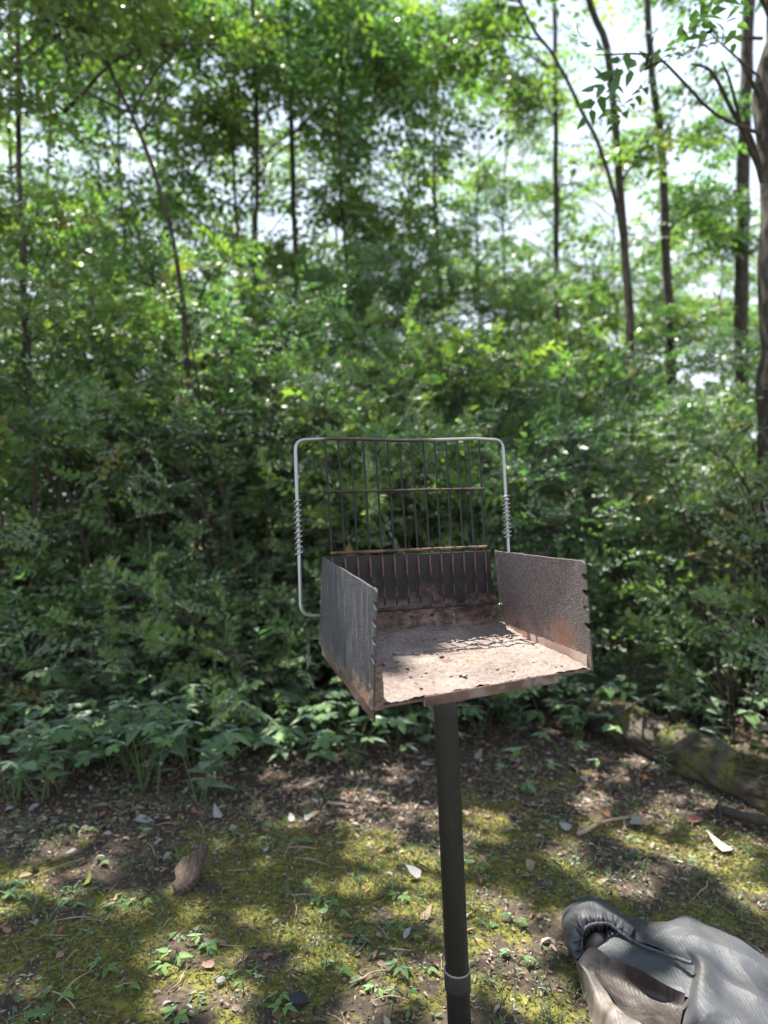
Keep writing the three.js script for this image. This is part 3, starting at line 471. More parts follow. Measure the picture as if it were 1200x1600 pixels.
  // tall trees whose crowns stand over the clearing, above the view: they dapple the ground
  const over = (x, z, y) => V(x + SUN.x / SUN.y * y, y, z + SUN.z / SUN.y * y), rc = rng(90), crown = (xs) => { const cl = []; for (const x of xs) for (const z of [-1.25, -1.95, -2.6, -3.1]) cl.push([over(x + (rc() - .5) * .5, z + (rc() - .5) * .3, 5.9 + 1.3 * rc()), 0.62 + 0.2 * rc(), 135]); return cl; };
  [[-3.9, -5.4, 9, [-2.6, -1.85, -1.1, -0.4], 'tall tree with a high dark crown over the clearing'], [-4.7, -7.0, 9, [0.3, 1.0, 1.75, 2.5], 'tall tree with a high crown spreading over the grill']].forEach(([x, zz, h, xs, label], k) => tree('tall_tree', label, [V(x, -.05, zz), V(x + .1, 2.5, zz), V(x, 5, zz + .2), V(x + .2, h * .75, zz + .5), V(x + .3, h, zz + .6)], k ? 0.1 : 0.14, 0.04, crown(xs), 50 + k, MID, { leaf: 0.9, shade: true }));
  // the spray of sharp leaves that hangs into the sky gap
}

// trees that stand thickly behind the shrubs and fill the upper view with backlit leaves
[[-1.9, -10.2, 8.6, 10], [-0.7, -11.0, 9.2, 11], [0.5, -10.6, 8.8, 11], [1.7, -11.6, 8.6, 10], [3.4, -12.8, 8.4, 9], [5.2, -12.2, 6.4, 8], [6.8, -13.4, 7, 8], [-3.4, -10.4, 9, 9], [-5.4, -11, 9, 8], [-7.4, -12.5, 9.5, 8], [8.4, -14.5, 8, 7], [-9, -12.2, 10, 8], [2.9, -10.6, 4.6, 5], [-3.3, -8.6, 8.8, 7], [-1.9, -8.9, 8.8, 7], [-0.5, -9.1, 8.8, 7], [0.8, -9.4, 8.4, 6], [-4.8, -8.8, 9, 6], [2.3, -12.4, 9, 9], [4.6, -13.2, 8.6, 8], [3.0, -16.5, 8, 9]].forEach(([x, z, h, n], k) => {
  const r = rng(700 + k), cl = []; for (let q = 0; q < n; q++) cl.push([V(x + (r() - .5) * 2.6, h * ((k > 12 && k < 18 ? 0.52 : 0.36) + (k > 12 && k < 18 ? 0.46 : 0.62) * (q + r()) / n), z + (r() - .5) * 2), 1.3 + 0.65 * r(), 42]);
  tree('understory_tree', ['young tree with glowing lime leaves behind the arching sapling', 'young tree glowing yellow green above the raised handle', 'young lime tree high behind the wire grate', 'young lime tree beside the leaning sapling', 'sparse young tree in the bright sky gap', 'yellow green young tree behind the pale brown trunk', 'yellow green young tree beyond the thick trunk', 'young lime tree behind the tall dark shrubs', 'young tree at the dark end of the shrubs', 'taller tree beyond the dark end of the shrubs', 'light tree far beyond the thick trunk', 'tall tree at the far dark corner of the wood', 'low young tree at the foot of the leaning sapling', 'high leafy tree right behind the arching sapling', 'high leafy tree over the far tall shrub', 'high leafy tree over the far lime shrub', 'high leafy tree at the edge of the sky gap', 'high leafy tree behind the thin upright trunk', 'light green tree behind the crooked dark trunk', 'light green tree between the slim and the pale trunk', 'blurred light green tree far inside the sky gap'][k], [V(x, -0.05, z), V(x + .1, h * .35, z), V(x - .1, h * .7, z), V(x, h, z)], 0.032, 0.014, cl, 720 + k, LIME, { leaf: 1.15 });
});

// ---------------------------------------------------------------- mossy log and dead wood
const tuft = (() => { const g = new GB(), r = rng(3); for (let k = 0; k < 7; k++) { const a = k / 7 * 6.283 + r(), l = 0.5 + 0.6 * r(), c = Math.cos(a), s = Math.sin(a), w = 0.16; const b0 = g.v(-s * w, 0, c * w), b1 = g.v(s * w, 0, -c * w), t = g.v(c * l * 0.7, l, s * l * 0.7); g.t(b0, b1, t); } return g.geo(); })();
function tufts(name, parent, spots, cols, r, off = V(0, 0, 0)) {
  const m = new THREE.InstancedMesh(tuft, M.moss ??= new THREE.MeshPhysicalMaterial({ color: C(1, 1, 1), roughness: 1, transmission: 0.35, thickness: 0, side: THREE.DoubleSide }), spots.length), c = new THREE.Color(), q = new THREE.Quaternion(), t = new THREE.Matrix4();
  spots.forEach(([p, s], k) => { q.setFromEuler(E3.set((r() - .5) * .5, r() * 6.283, (r() - .5) * .5)); m.setMatrixAt(k, t.compose(p.clone().add(off), q, V(s, s * (0.6 + 0.6 * r()), s))); const a = cols[Math.floor(r() * cols.length)], b = 0.6 + 0.8 * r(); m.setColorAt(k, c.setRGB(a[0] * b, a[1] * b, a[2] * b)); });
  m.name = name; m.userData.kind = 'stuff'; m.castShadow = m.receiveShadow = true; parent.add(m); return m;
}
const MOSS = [[0.17, 0.165, 0.012], [0.11, 0.125, 0.012], [0.22, 0.195, 0.024], [0.07, 0.085, 0.012], [0.13, 0.10, 0.04]];
{
  const r = rng(9), log = thing('fallen_log', 'mossy fallen log lying at the foot of the shrubs', 'log'), path = [V(1.12, 0.08, -4.75), V(1.36, 0.09, -4.2), V(1.56, 0.08, -3.65), V(1.78, 0.06, -3.12), V(2.0, 0.05, -2.6), V(2.2, 0.04, -2.1)];
  const pts = smooth(path, 60), g = new GB(); g.tube(pts, taper(60, 0.115, 0.125).map((q, k) => q * (1 + 0.1 * Math.sin(k * 0.5) + 0.12 * (r() - .5))), 30, true, 0.35);
  part('trunk', g.geo(), mat({ map: barkTex([0.02, 0.015, 0.011], [0.09, 0.07, 0.052], 0.95, 4), roughness: 1, bumpMap: barkBump, bumpScale: 0.03 }), log);
  const spots = []; for (let k = 0; k < 9000; k++) { const p = pts[Math.floor(r() * 60)].clone(), a = (r() - .5) * 2.4, R = 0.124; const q = p.clone().add(V(Math.cos(0.38) * Math.sin(a) * R, Math.cos(a) * R, Math.sin(0.38) * Math.sin(a) * R)).add(V((r() - .5) * .04, 0, (r() - .5) * .04)); if (fbm(q.x * 5, q.z * 5, 3, 3) + 0.2 * Math.cos(a * 1.3) > 0.14) spots.push([q, 0.012 + 0.012 * r()]); }
  const mo = tufts('moss', log, spots, [[0.07, 0.085, 0.012], [0.10, 0.105, 0.015], [0.05, 0.06, 0.01]], r);
  settle(log, V(1.6, 0, -3.6));
  const stick = (name, label, a, b, r0, r1, m, bend, seed, cat = 'stick', group) => { const q = rng(seed), o = thing(name, label, cat, group), mid = a.clone().lerp(b, 0.5).add(V((q() - .5) * bend, Math.abs(bend) * 0.2, (q() - .5) * bend)); const gb = new GB(); gb.tube(smooth([a, a.clone().lerp(mid, 0.5).add(V((q() - .5) * bend * .5, 0, (q() - .5) * bend * .5)), mid, b], 14), taper(14, r0, r1), 7, true, 0.5); part('bark', gb.geo(), m, o); settle(o, a.clone()); return o; };
  const dry = mat({ map: barkTex([0.13, 0.085, 0.055], [0.36, 0.27, 0.19], 0, 7), roughness: 1, bumpMap: barkBump, bumpScale: 0.004 }), dark = M.bark;
  stick('dead_branch', 'dark rotting branch lying under the log', G(1120, 1262, .04), G(1300, 1330, .05), 0.018, 0.026, dark, 0.06, 1, 'branch');
  stick('dead_branch', 'broken upright stub standing by the dark rotting branch', G(1128, 1285, 0), G(1122, 1240, .1), 0.01, 0.007, dark, 0.01, 2, 'branch');
  stick('dead_branch', 'thin bare branches tangled above the log end', G(960, 1120, .28), G(1120, 1075, .2), 0.009, 0.004, dark, 0.2, 3, 'branch');
  stick('dead_branch', 'thin bare branch slanting down behind the log', G(1010, 1040, .45), G(1150, 1150, .08), 0.008, 0.005, dark, 0.15, 4, 'branch');
  stick('dead_branch', 'thin grey vine stem curving beside the log', G(1180, 1110, .05), G(1130, 985, .5), 0.007, 0.004, dry, 0.15, 5, 'branch');
  stick('stick', 'broad dry bark strip on the moss beside the grey cover', G(903, 1304, .012), G(990, 1276, .012), 0.011, 0.006, dry, 0.04, 6);
  stick('stick', 'pale dry twig near the foot of the post', G(546, 1536, .008), G(626, 1514, .01), 0.0035, 0.002, dry, 0.02, 7);
  stick('wood_chip', 'pale tan splinter of wood at the litter edge', G(466, 1233, .01), G(520, 1213, .012), 0.012, 0.005, dry, 0.02, 8, 'wood chip');
  stick('wood_chip', 'short pale splinter lying below the larger one', G(512, 1254, .01), G(551, 1259, .01), 0.009, 0.007, dry, 0.01, 9, 'wood chip');
  stick('stick', 'long thin twig slanting across bare soil below the plants', G(300, 1205, .02), G(425, 1160, .05), 0.006, 0.003, dark, 0.08, 10);
  stick('stick', 'thin dark twig by the post shadowing the moss', G(745, 1240, .02), G(735, 1165, .06), 0.004, 0.002, dark, 0.05, 11);
  const rs = rng(31);
  for (let k = 0; k < 46; k++) { const px = rs() * 1200, py = 1190 + 400 * rs(), a = rs() * 6.28, l = 0.05 + 0.13 * rs(), p = G(px, py, 0.008); if (px > 860 && py > 1390) continue; p.y += groundH(p.x, p.z); stick('twig', 'thin dry twig lying on the forest floor', p, p.clone().add(V(Math.cos(a) * l, 0.012 * rs(), Math.sin(a) * l)), 0.0022 + 0.0015 * rs(), 0.0012, k % 3 ? dry : dark, 0.03, 50 + k, 'twig', 'thin dry twigs on the ground'); }
  // upright chunk of old wood on the bare soil
  const o = thing('wood_chunk', 'weathered brown chunk of wood with a pointed top on the bare soil', 'wood'), c = G(284, 1398), k = (x, y) => V(c.x + x, y, c.z);
  { const u = 0.00227, sh = new THREE.Shape([[265, 1368], [272, 1352], [283, 1350], [288, 1341], [294, 1340], [297, 1327], [303, 1329], [303, 1352], [300, 1366], [302, 1380], [291, 1398], [280, 1402], [270, 1392], [273, 1382]].map(([x, y]) => new THREE.Vector2((x - 284) * u, (1400 - y) * u * 1.15)));
    const ge = new THREE.ExtrudeGeometry(sh, { depth: 0.022, bevelEnabled: true, bevelSize: 0.006, bevelThickness: 0.008, bevelSegments: 2, steps: 4 }), p = ge.attributes.position; for (let q = 0; q < p.count; q++) { const x = p.getX(q), y = p.getY(q), z = p.getZ(q); p.setZ(q, z + 0.014 * fbm(x * 30, y * 18, z * 20, 3) - 4 * x * x); p.setX(q, x + 0.006 * fbm(x * 60, y * 60, z * 60, 2)); } ge.computeVertexNormals();
    const wt = barkTex([0.016, 0.011, 0.008], [0.11, 0.075, 0.055], 0, 12); wt.repeat.set(6, 2.5); const m = part('wood', ge, mat({ map: wt, roughness: 1, bumpMap: barkBump, bumpScale: 0.01 }), o); m.position.copy(k(0, 0.004)); m.rotation.x = -1.15; }
  settle(o, c);
  for (const [px, py, s, lab, m] of [[465, 1562, .026, 'black lump of charcoal on the moss', mat({ color: C(.012, .012, .013), roughness: .8 })], [345, 1532, .014, 'small grey stone on the mossy ground', mat({ color: C(.16, .15, .14), roughness: .95 })]]) {
    const st = thing(lab.includes('charcoal') ? 'charcoal_lump' : 'stone', lab, lab.includes('charcoal') ? 'charcoal' : 'stone'), ge = new THREE.IcosahedronGeometry(s, 3), p = ge.attributes.position; for (let q = 0; q < p.count; q++) { const f = 1 + 0.5 * fbm(p.getX(q) * 60, p.getY(q) * 60, p.getZ(q) * 60, 3); p.setXYZ(q, p.getX(q) * f, p.getY(q) * f * 0.6, p.getZ(q) * f); } ge.computeVertexNormals(); part('lump', ge, m, st).position.copy(G(px, py, .01)); settle(st, G(px, py, 0)); }
}

// ---------------------------------------------------------------- the grey cover on the ground
{
  const cover = thing('grill_cover', 'crumpled grey fabric cover with a gathered hem and brown stains', 'cover');
  function patch(rows, nu, nv, amp, freq, seed, gather) {
    const ctr = rows.map((q) => new THREE.CatmullRomCurve3(q.map(([a, b, h]) => G(a, b, h)), false, 'centripetal')), g = new GB();
    for (let i = 0; i <= nv; i++) for (let j = 0; j <= nu; j++) {
      const u = j / nu, c = new THREE.CatmullRomCurve3(ctr.map((k) => k.getPoint(u)), false, 'centripetal'), p = c.getPoint(i / nv);
      const e = Math.min(1, 5 * Math.min(u, 1 - u, i / nv * 1.5, 1.5 - 1.5 * i / nv) + 0.4), fa = 0.82 * p.x + 0.57 * p.z, fb = 0.57 * p.x - 0.82 * p.z, bend = fbm(p.x * 3.5, p.z * 3.5, seed + 9, 2), rg = (x, y, z) => 0.34 - 1.7 * Math.abs(n3(x, y, z)), w = 0.4 + 1.5 * rg(fa * freq * 0.8 + seed, (fb + 0.1 * bend) * freq * 0.38, seed) + 1.0 * rg(fb * freq * 0.85, (fa + 0.15 * bend) * freq * 0.4, seed + 3) + 0.25 * rg((fa + fb) * freq * 1.5, (fa - fb) * freq * 0.9, seed + 6) + 0.06 * rg((fa - 0.4 * fb) * freq * 3.4, fb * freq * 2.2, seed + 8);
      p.y += amp * (w - 0.4) * e; p.x += amp * 0.5 * e * fbm(p.x * freq, p.z * freq, seed + 4, 2);
      if (gather) { const k = gather(i / nv); p.y += k * Math.sin(u * 95 + 3 * Math.sin(u * 21)); p.z += k * Math.cos(u * 88); }
      p.y = Math.max(p.y, groundH(p.x, p.z) + 0.003); g.vv(p, p.x, p.z);
    }
    for (let i = 0; i < nv; i++) for (let j = 0; j < nu; j++) { const a = i * (nu + 1) + j; g.q(a, a + 1, a + nu + 2, a + nu + 1); }
    return g.geo();
  }
  const weave = tex(512, 512, (u, v) => 0.5 + 0.45 * fbm(u * 14, v * 14, 3, 4) + 0.12 * Math.sin(u * 1500), false); weave.repeat.set(3, 3);
  const greyT = tex(512, 512, (u, v) => { const f = fbm(u * 6, v * 6, 2, 4), d = ss(0.1, 0.3, fbm(u * 9 + 4, v * 9, 6, 4)); return mix3(mix3([0.032, 0.034, 0.039], [0.048, 0.05, 0.056], clamp(0.5 + f)), [0.07, 0.057, 0.046], 0.5 * d); }); greyT.repeat.set(2, 2);
  const stainT = tex(512, 512, (u, v) => { const f = fbm(u * 8, v * 8, 2, 4), d = fbm(u * 60, v * 60, 5, 2); return mix3(mix3([0.009, 0.006, 0.005], [0.032, 0.021, 0.016], clamp(0.45 + 1.2 * f)), [0.06, 0.048, 0.042], 0.8 * ss(0.05, 0.3, fbm(u * 5 + 3, v * 9, 9, 4) + 0.3 * d)); }); stainT.repeat.set(2, 2);
  const flapT = tex(512, 512, (u, v) => { const f = fbm(u * 7, v * 7, 4, 4); return mix3(mix3([0.085, 0.068, 0.058], [0.14, 0.118, 0.104], clamp(0.5 + f)), [0.06, 0.045, 0.034], 0.8 * ss(0.12, 0.3, fbm(u * 5, v * 5, 7, 4))); }); flapT.repeat.set(2, 2);
  const cloth = (map) => mat({ map, roughness: 0.55, bumpMap: weave, bumpScale: 0.003 }), mGrey = cloth(greyT);
  const body = part('body', patch([
    [[958, 1434, 0], [1035, 1441, 0], [1075, 1434, 0], [1110, 1447, 0], [1160, 1470, 0], [1230, 1520, 0]],
    [[972, 1447, 0.045], [1036, 1447, 0.072], [1073, 1440, 0.088], [1108, 1453, 0.088], [1158, 1476, 0.072], [1230, 1530, 0.040]],
    [[985, 1467, 0.056], [1050, 1478, 0.072], [1090, 1482, 0.096], [1130, 1500, 0.080], [1170, 1520, 0.072], [1240, 1570, 0.032]],
    [[1045, 1494, 0.072], [1081, 1506, 0.080], [1098, 1508, 0.116], [1130, 1540, 0.080], [1180, 1560, 0.064], [1250, 1610, 0.024]],
    [[1068, 1553, 0.048], [1075, 1560, 0.060], [1090, 1565, 0.092], [1130, 1590, 0.080], [1190, 1610, 0.056], [1260, 1650, 0.016]],
    [[1050, 1620, 0.024], [1070, 1630, 0.040], [1100, 1640, 0.056], [1140, 1660, 0.048], [1200, 1680, 0.032], [1270, 1720, 0]]], 170, 170, 0.02, 5.5, 2), mGrey, cover);
  part('inner_panel', patch([
    [[948, 1450, .08], [973, 1462, .08], [1002, 1479, .08], [1041, 1494, .085], [1094, 1510, .088]],
    [[945, 1470, .07], [968, 1482, .068], [1000, 1497, .066], [1040, 1520, .068], [1092, 1534, .07]],
    [[930, 1485, .06], [959, 1503, .06], [1000, 1527, .058], [1040, 1547, .06], [1086, 1562, .058]]], 70, 50, 0.0045, 11, 5), mGrey, cover);
  part('stained_fold', patch([
    [[901, 1503, .07], [925, 1480, .105], [959, 1499, .092], [1002, 1517, .105], [1040, 1538, .088], [1071, 1551, .085]],
    [[915, 1525, .06], [935, 1520, .055], [965, 1530, .05], [1005, 1550, .05], [1040, 1562, .05], [1068, 1572, .06]],
    [[945, 1546, .07], [960, 1560, .05], [980, 1570, .04], [1010, 1580, .04], [1040, 1590, .05], [1062, 1605, .05]],
    [[970, 1580, .08], [985, 1592, .07], [1005, 1600, .06], [1025, 1610, .06], [1045, 1625, .05], [1060, 1640, .04]]], 60, 50, 0.007, 12, 8), cloth(stainT), cover, 'brown stained inside of the folded cover');
  part('front_flap', patch([
    [[898, 1500, .05], [901, 1502, .075], [904, 1506, .072]], [[905, 1525, .02], [918, 1525, .08], [925, 1524, .07]], [[911, 1550, 0], [930, 1552, .07], [945, 1546, .076]],
    [[918, 1578, 0], [945, 1580, .07], [970, 1580, .086]], [[928, 1610, 0], [965, 1605, .07], [1005, 1602, .072]], [[945, 1660, 0], [985, 1650, .05], [1030, 1640, .05]]], 30, 60, 0.009, 10, 11), cloth(flapT), cover, 'pale tan stained flap of the cover');
  part('hood', patch([
    [[903, 1512, 0], [884, 1478, 0], [880, 1424, 0], [903, 1404, 0], [923, 1399, 0], [957, 1417, 0], [998, 1446, 0]],
    [[901, 1500, .05], [887, 1470, .08], [887, 1430, .085], [907, 1412, .095], [924, 1408, .095], [953, 1424, .09], [990, 1452, .08]],
    [[905, 1494, .06], [899, 1468, .09], [902, 1444, .12], [917, 1433, .128], [933, 1431, .128], [954, 1437, .11], [984, 1460, .09]],
    [[908, 1488, .05], [908, 1468, .07], [911, 1454, .10], [922, 1446, .11], [936, 1443, .11], [953, 1445, .10], [976, 1463, .08]],
    [[914, 1488, .02], [916, 1472, .03], [919, 1462, .05], [927, 1457, .06], [938, 1455, .06], [952, 1457, .06], [970, 1470, .05]]], 110, 40, 0.008, 11, 14, (t) => 0.0075 * ss(0.2, 0.65, t)), mGrey, cover);
  part('crumpled_lining', patch([
    [[911, 1500, .01], [928, 1500, .02], [948, 1500, .02]], [[913, 1474, .04], [930, 1466, .07], [948, 1472, .055]], [[916, 1458, .02], [932, 1455, .04], [950, 1458, .03]]], 30, 30, 0.012, 22, 17), cloth(flapT), cover);
  { const g = new GB(), q = smooth([[908, 1489, .05], [908, 1468, .073], [911, 1454, .103], [922, 1446, .114], [936, 1443, .114], [953, 1445, .104], [975, 1461, .088], [1002, 1477, .088], [1041, 1491, .098], [1081, 1505, .108]].map(([a, b, h]) => G(a, b, h)), 160);
    g.tube(q.map((p, k) => p.add(V(0, 0.006 * fbm(k * 0.31, 2, 1, 2), 0.006 * fbm(k * 0.27, 5, 1, 2)))), q.map((_, k) => 0.0052 + 0.004 * fbm(k * 0.45, 8, 3, 2)), 9); part('hem', g.geo(), mGrey, cover); }
  settle(cover, G(1040, 1540));
}

// ---------------------------------------------------------------- plants of the wood edge, leaf by leaf
const LEAF = { lance: leafGeo(1, 0.26, 'lance', 0.25, 0.22), ovate: leafGeo(1, 0.56, 'ovate', 0.22, 0.18), oval: leafGeo(1, 0.5, 'oval', 0.2, 0.12), heart: leafGeo(1, 0.8, 'heart', 0.15, 0.15), lobed: lobedLeaf(1, 5, 0.5) };
const leafGreens = [[0.05, 0.16, 0.022], [0.07, 0.19, 0.02], [0.042, 0.13, 0.032], [0.095, 0.235, 0.02], [0.14, 0.28, 0.03], [0.14, 0.19, 0.08]].map((c) => leafMaterial({ vertexColors: false, color: C(...c), clearcoat: 0.22, clearcoatRoughness: 0.4 }));
const mStem = mat({ color: C(0.06, 0.09, 0.03), roughness: 0.8 });
function herb(name, label, group, p, kind, h, n, L, greens, seed) {
  const r = rng(seed), o = thing(name, label, 'plant', group), base = V(p.x, groundH(p.x, p.z) - 0.01, p.z), stems = new GB();
  const leaf = (at, yaw, pitch, len, k = kind) => { const m = part('leaf', LEAF[k], leafGreens[greens[Math.floor(r() * greens.length)]], o); m.position.copy(at); m.rotation.set((r() - .5) * .7, yaw, pitch, 'YZX'); m.scale.setScalar(len); };
  if (kind === 'lance' || kind === 'heart') {
    const lean = azim(r() * 6.28, 0).multiplyScalar(0.15 * h), q = (t) => base.clone().add(V(0, h * t, 0)).addScaledVector(lean, t * t); stems.tube([0, .25, .5, .75, 1].map(q), [.005, .0045, .004, .003, .002], 5, false);
    for (let k = 0; k < n; k++) { const t = 0.3 + 0.7 * (k + r() * .5) / n; leaf(q(t), k * 2.4 + r() * .6, 0.5 - 0.8 * r() + 0.3 * t, L * (1.1 - 0.45 * t) * (0.8 + 0.4 * r())); }
  } else {
    const ns = Math.max(2, Math.round(n / (kind === 'oval' ? 5 : 3)));
    for (let s = 0; s < ns; s++) {
      const a = s / ns * 6.283 + r(), d = azim(a, 0), e = base.clone().addScaledVector(d, h * (0.25 + 0.5 * r())).add(V(0, h * (0.55 + 0.5 * r()), 0)), mid = base.clone().lerp(e, 0.5).add(V(0, h * 0.16, 0)); stems.tube(smooth([base, mid, e], 6), taper(6, .0035, .0018), 4, false);
      const m = kind === 'oval' ? 5 : 3; for (let k = 0; k < m; k++) leaf(e, -a + (k - (m - 1) / 2) * (m === 5 ? 0.85 : 1.25) + (r() - .5) * .3, 0.15 - 0.5 * r(), L * (k === (m - 1) / 2 ? 1.1 : 0.85) * (0.8 + 0.35 * r()));
    }
  }
  part('stem', stems.geo(), mStem, o);
  settle(o, base);
}
const WORDS = { lance: 'plant with long narrow leaves', ovate: 'plant with broad pointed leaves', oval: 'plant with leaves of five leaflets', heart: 'plant with heart shaped leaves', lobed: 'plant with lobed leaves' };
[[75, 1150, 'lance', .62, 18, .17, [5, 5, 0], 'pale sunlit weed with long narrow leaves'], [385, 1150, 'lance', .66, 20, .19, [0, 1, 2], 'tall dark weed with long drooping leaves'], [250, 1215, 'ovate', .34, 15, .125, [2, 0], 'dark plant with the largest broad drooping leaves'], [170, 1205, 'ovate', .34, 15, .115, [2, 2, 0], 'blue green broad leaved plant beside the largest one'],
  [335, 1205, 'oval', .25, 15, .10, [4, 3], 'bright lime plant of five leaflets at the litter edge'], [300, 1180, 'lobed', .42, 12, .17, [1, 0], 'lobed leaf seedling above the broad leaved plants'], [420, 1185, 'ovate', .26, 9, .12, [0, 1], 'small broad leaved plant beside the grey litter'], [520, 1170, 'oval', .38, 20, .10, [3, 4, 1], 'bright five leaflet plant below the left side plate'],
  [612, 1190, 'ovate', .16, 6, .085, [4, 4], 'bright small plant alone beneath the grill'], [30, 1255, 'lance', .3, 12, .11, [1, 0], 'narrow leaved plant at the bare soil'], [100, 1225, 'oval', .3, 15, .11, [1, 0], 'five leaflet plant under the pale weed'], [20, 1180, 'lobed', .5, 14, .17, [0, 2], 'lobed leaf plant beside the pale weed'],
  [830, 1215, 'ovate', .15, 6, .08, [1, 3], 'small broad leaved seedling in the litter beyond the post'], [850, 1150, 'ovate', .3, 12, .11, [1, 0], 'broad leaved plant below the front lip'], [945, 1130, 'ovate', .28, 12, .12, [4, 3], 'bright broad leaved plant on the near end of the log'], [1005, 1160, 'lance', .2, 9, .09, [3, 1], 'narrow leaved plant against the log moss'],
  [1150, 1150, 'ovate', .34, 14, .13, [1, 0], 'broad leaved plant behind the log'], [1180, 1215, 'oval', .28, 12, .09, [1, 3], 'five leaflet plant leaning over the log'], [760, 1140, 'oval', .3, 15, .10, [1, 0], 'five leaflet plant behind the post'], [690, 1150, 'lobed', .3, 12, .11, [1, 2], 'lobed leaf plant behind the post top'], [800, 1240, 'ovate', .12, 6, .07, [3, 1], 'tiny bright seedling in brown litter'], [880, 1190, 'oval', .16, 10, .07, [3, 1], 'low five leaflet seedling near the log'], [960, 1215, 'ovate', .12, 6, .07, [3, 4], 'tiny bright seedling beside the log'], [470, 1130, 'oval', .5, 20, .095, [3, 1], 'leafy creeper beside the lower end of the handle'], [430, 1120, 'heart', .62, 14, .12, [1, 0], 'heart leaved vine climbing beside the handle'], [985, 1165, 'ovate', .26, 12, .1, [1, 3], 'broad leaved plant growing over the mossy log side'], [1060, 1150, 'oval', .3, 15, .09, [1, 0], 'five leaflet plant hanging over the log top'], [1040, 1215, 'lance', .18, 9, .08, [1, 3], 'narrow leaved sprig in front of the log'], [1110, 1190, 'heart', .3, 10, .1, [1, 0], 'heart leaved vine trailing over the log'], [910, 1120, 'lobed', .34, 12, .12, [1, 3], 'lobed leaf plant hiding the far log end'], [150, 1130, 'heart', .75, 16, .16, [2, 0], 'large heart leaved vine in deep shade']]
  .forEach(([px, py, kind, h, n, L, gr, label], k) => herb('leafy_plant', label, undefined, G(px, py), kind, h, n, L, gr, 900 + k));
{
  const r = rng(44), kinds = ['lance', 'ovate', 'oval', 'heart', 'lobed'];
  for (let k = 0; k < 210; k++) { const right = k % 4 === 0, px = right ? 740 + 460 * r() : -20 + 720 * r(), py = right ? 1090 + 70 * r() : 1115 + (px < 350 ? 110 : 70) * r() * (0.6 + 0.8 * Math.abs(Math.sin(px * 0.013 + 1))), kind = kinds[Math.floor(r() * 5)]; herb('undergrowth_plant', 'leafy green ' + WORDS[kind] + (right ? ' in the undergrowth by the log' : ' in the undergrowth below the shrubs'), 'undergrowth: ' + WORDS[kind] + (right ? ' by the log' : ' below the shrubs'), G(px, py), kind, 0.14 + 0.32 * r(), 10 + Math.floor(9 * r()), 0.07 + 0.065 * r(), [[0, 1, 2], [1, 3, 0], [0, 2, 1], [1, 3, 3]][k % 4], 1000 + k); }
  for (let k = 0; k < 90; k++) { const px = 1200 * r(), py = 1230 + 370 * Math.pow(r(), 0.9); if ((px > 860 && py > 1385) || (px > 670 && px < 750 && py > 1480)) continue; const kind = r() < 0.6 ? 'ovate' : r() < .6 ? 'lance' : 'oval'; herb('seedling', 'tiny green seedling ' + WORDS[kind].replace('plant ', '') + ' on the mossy ground', 'tiny seedlings ' + WORDS[kind].replace('plant ', ''), G(px, py), kind, 0.02 + 0.03 * r(), kind === 'lance' ? 5 : 6, 0.022 + 0.022 * r(), [[1, 3], [3, 4], [0, 1]][k % 3], 1200 + k); }
}

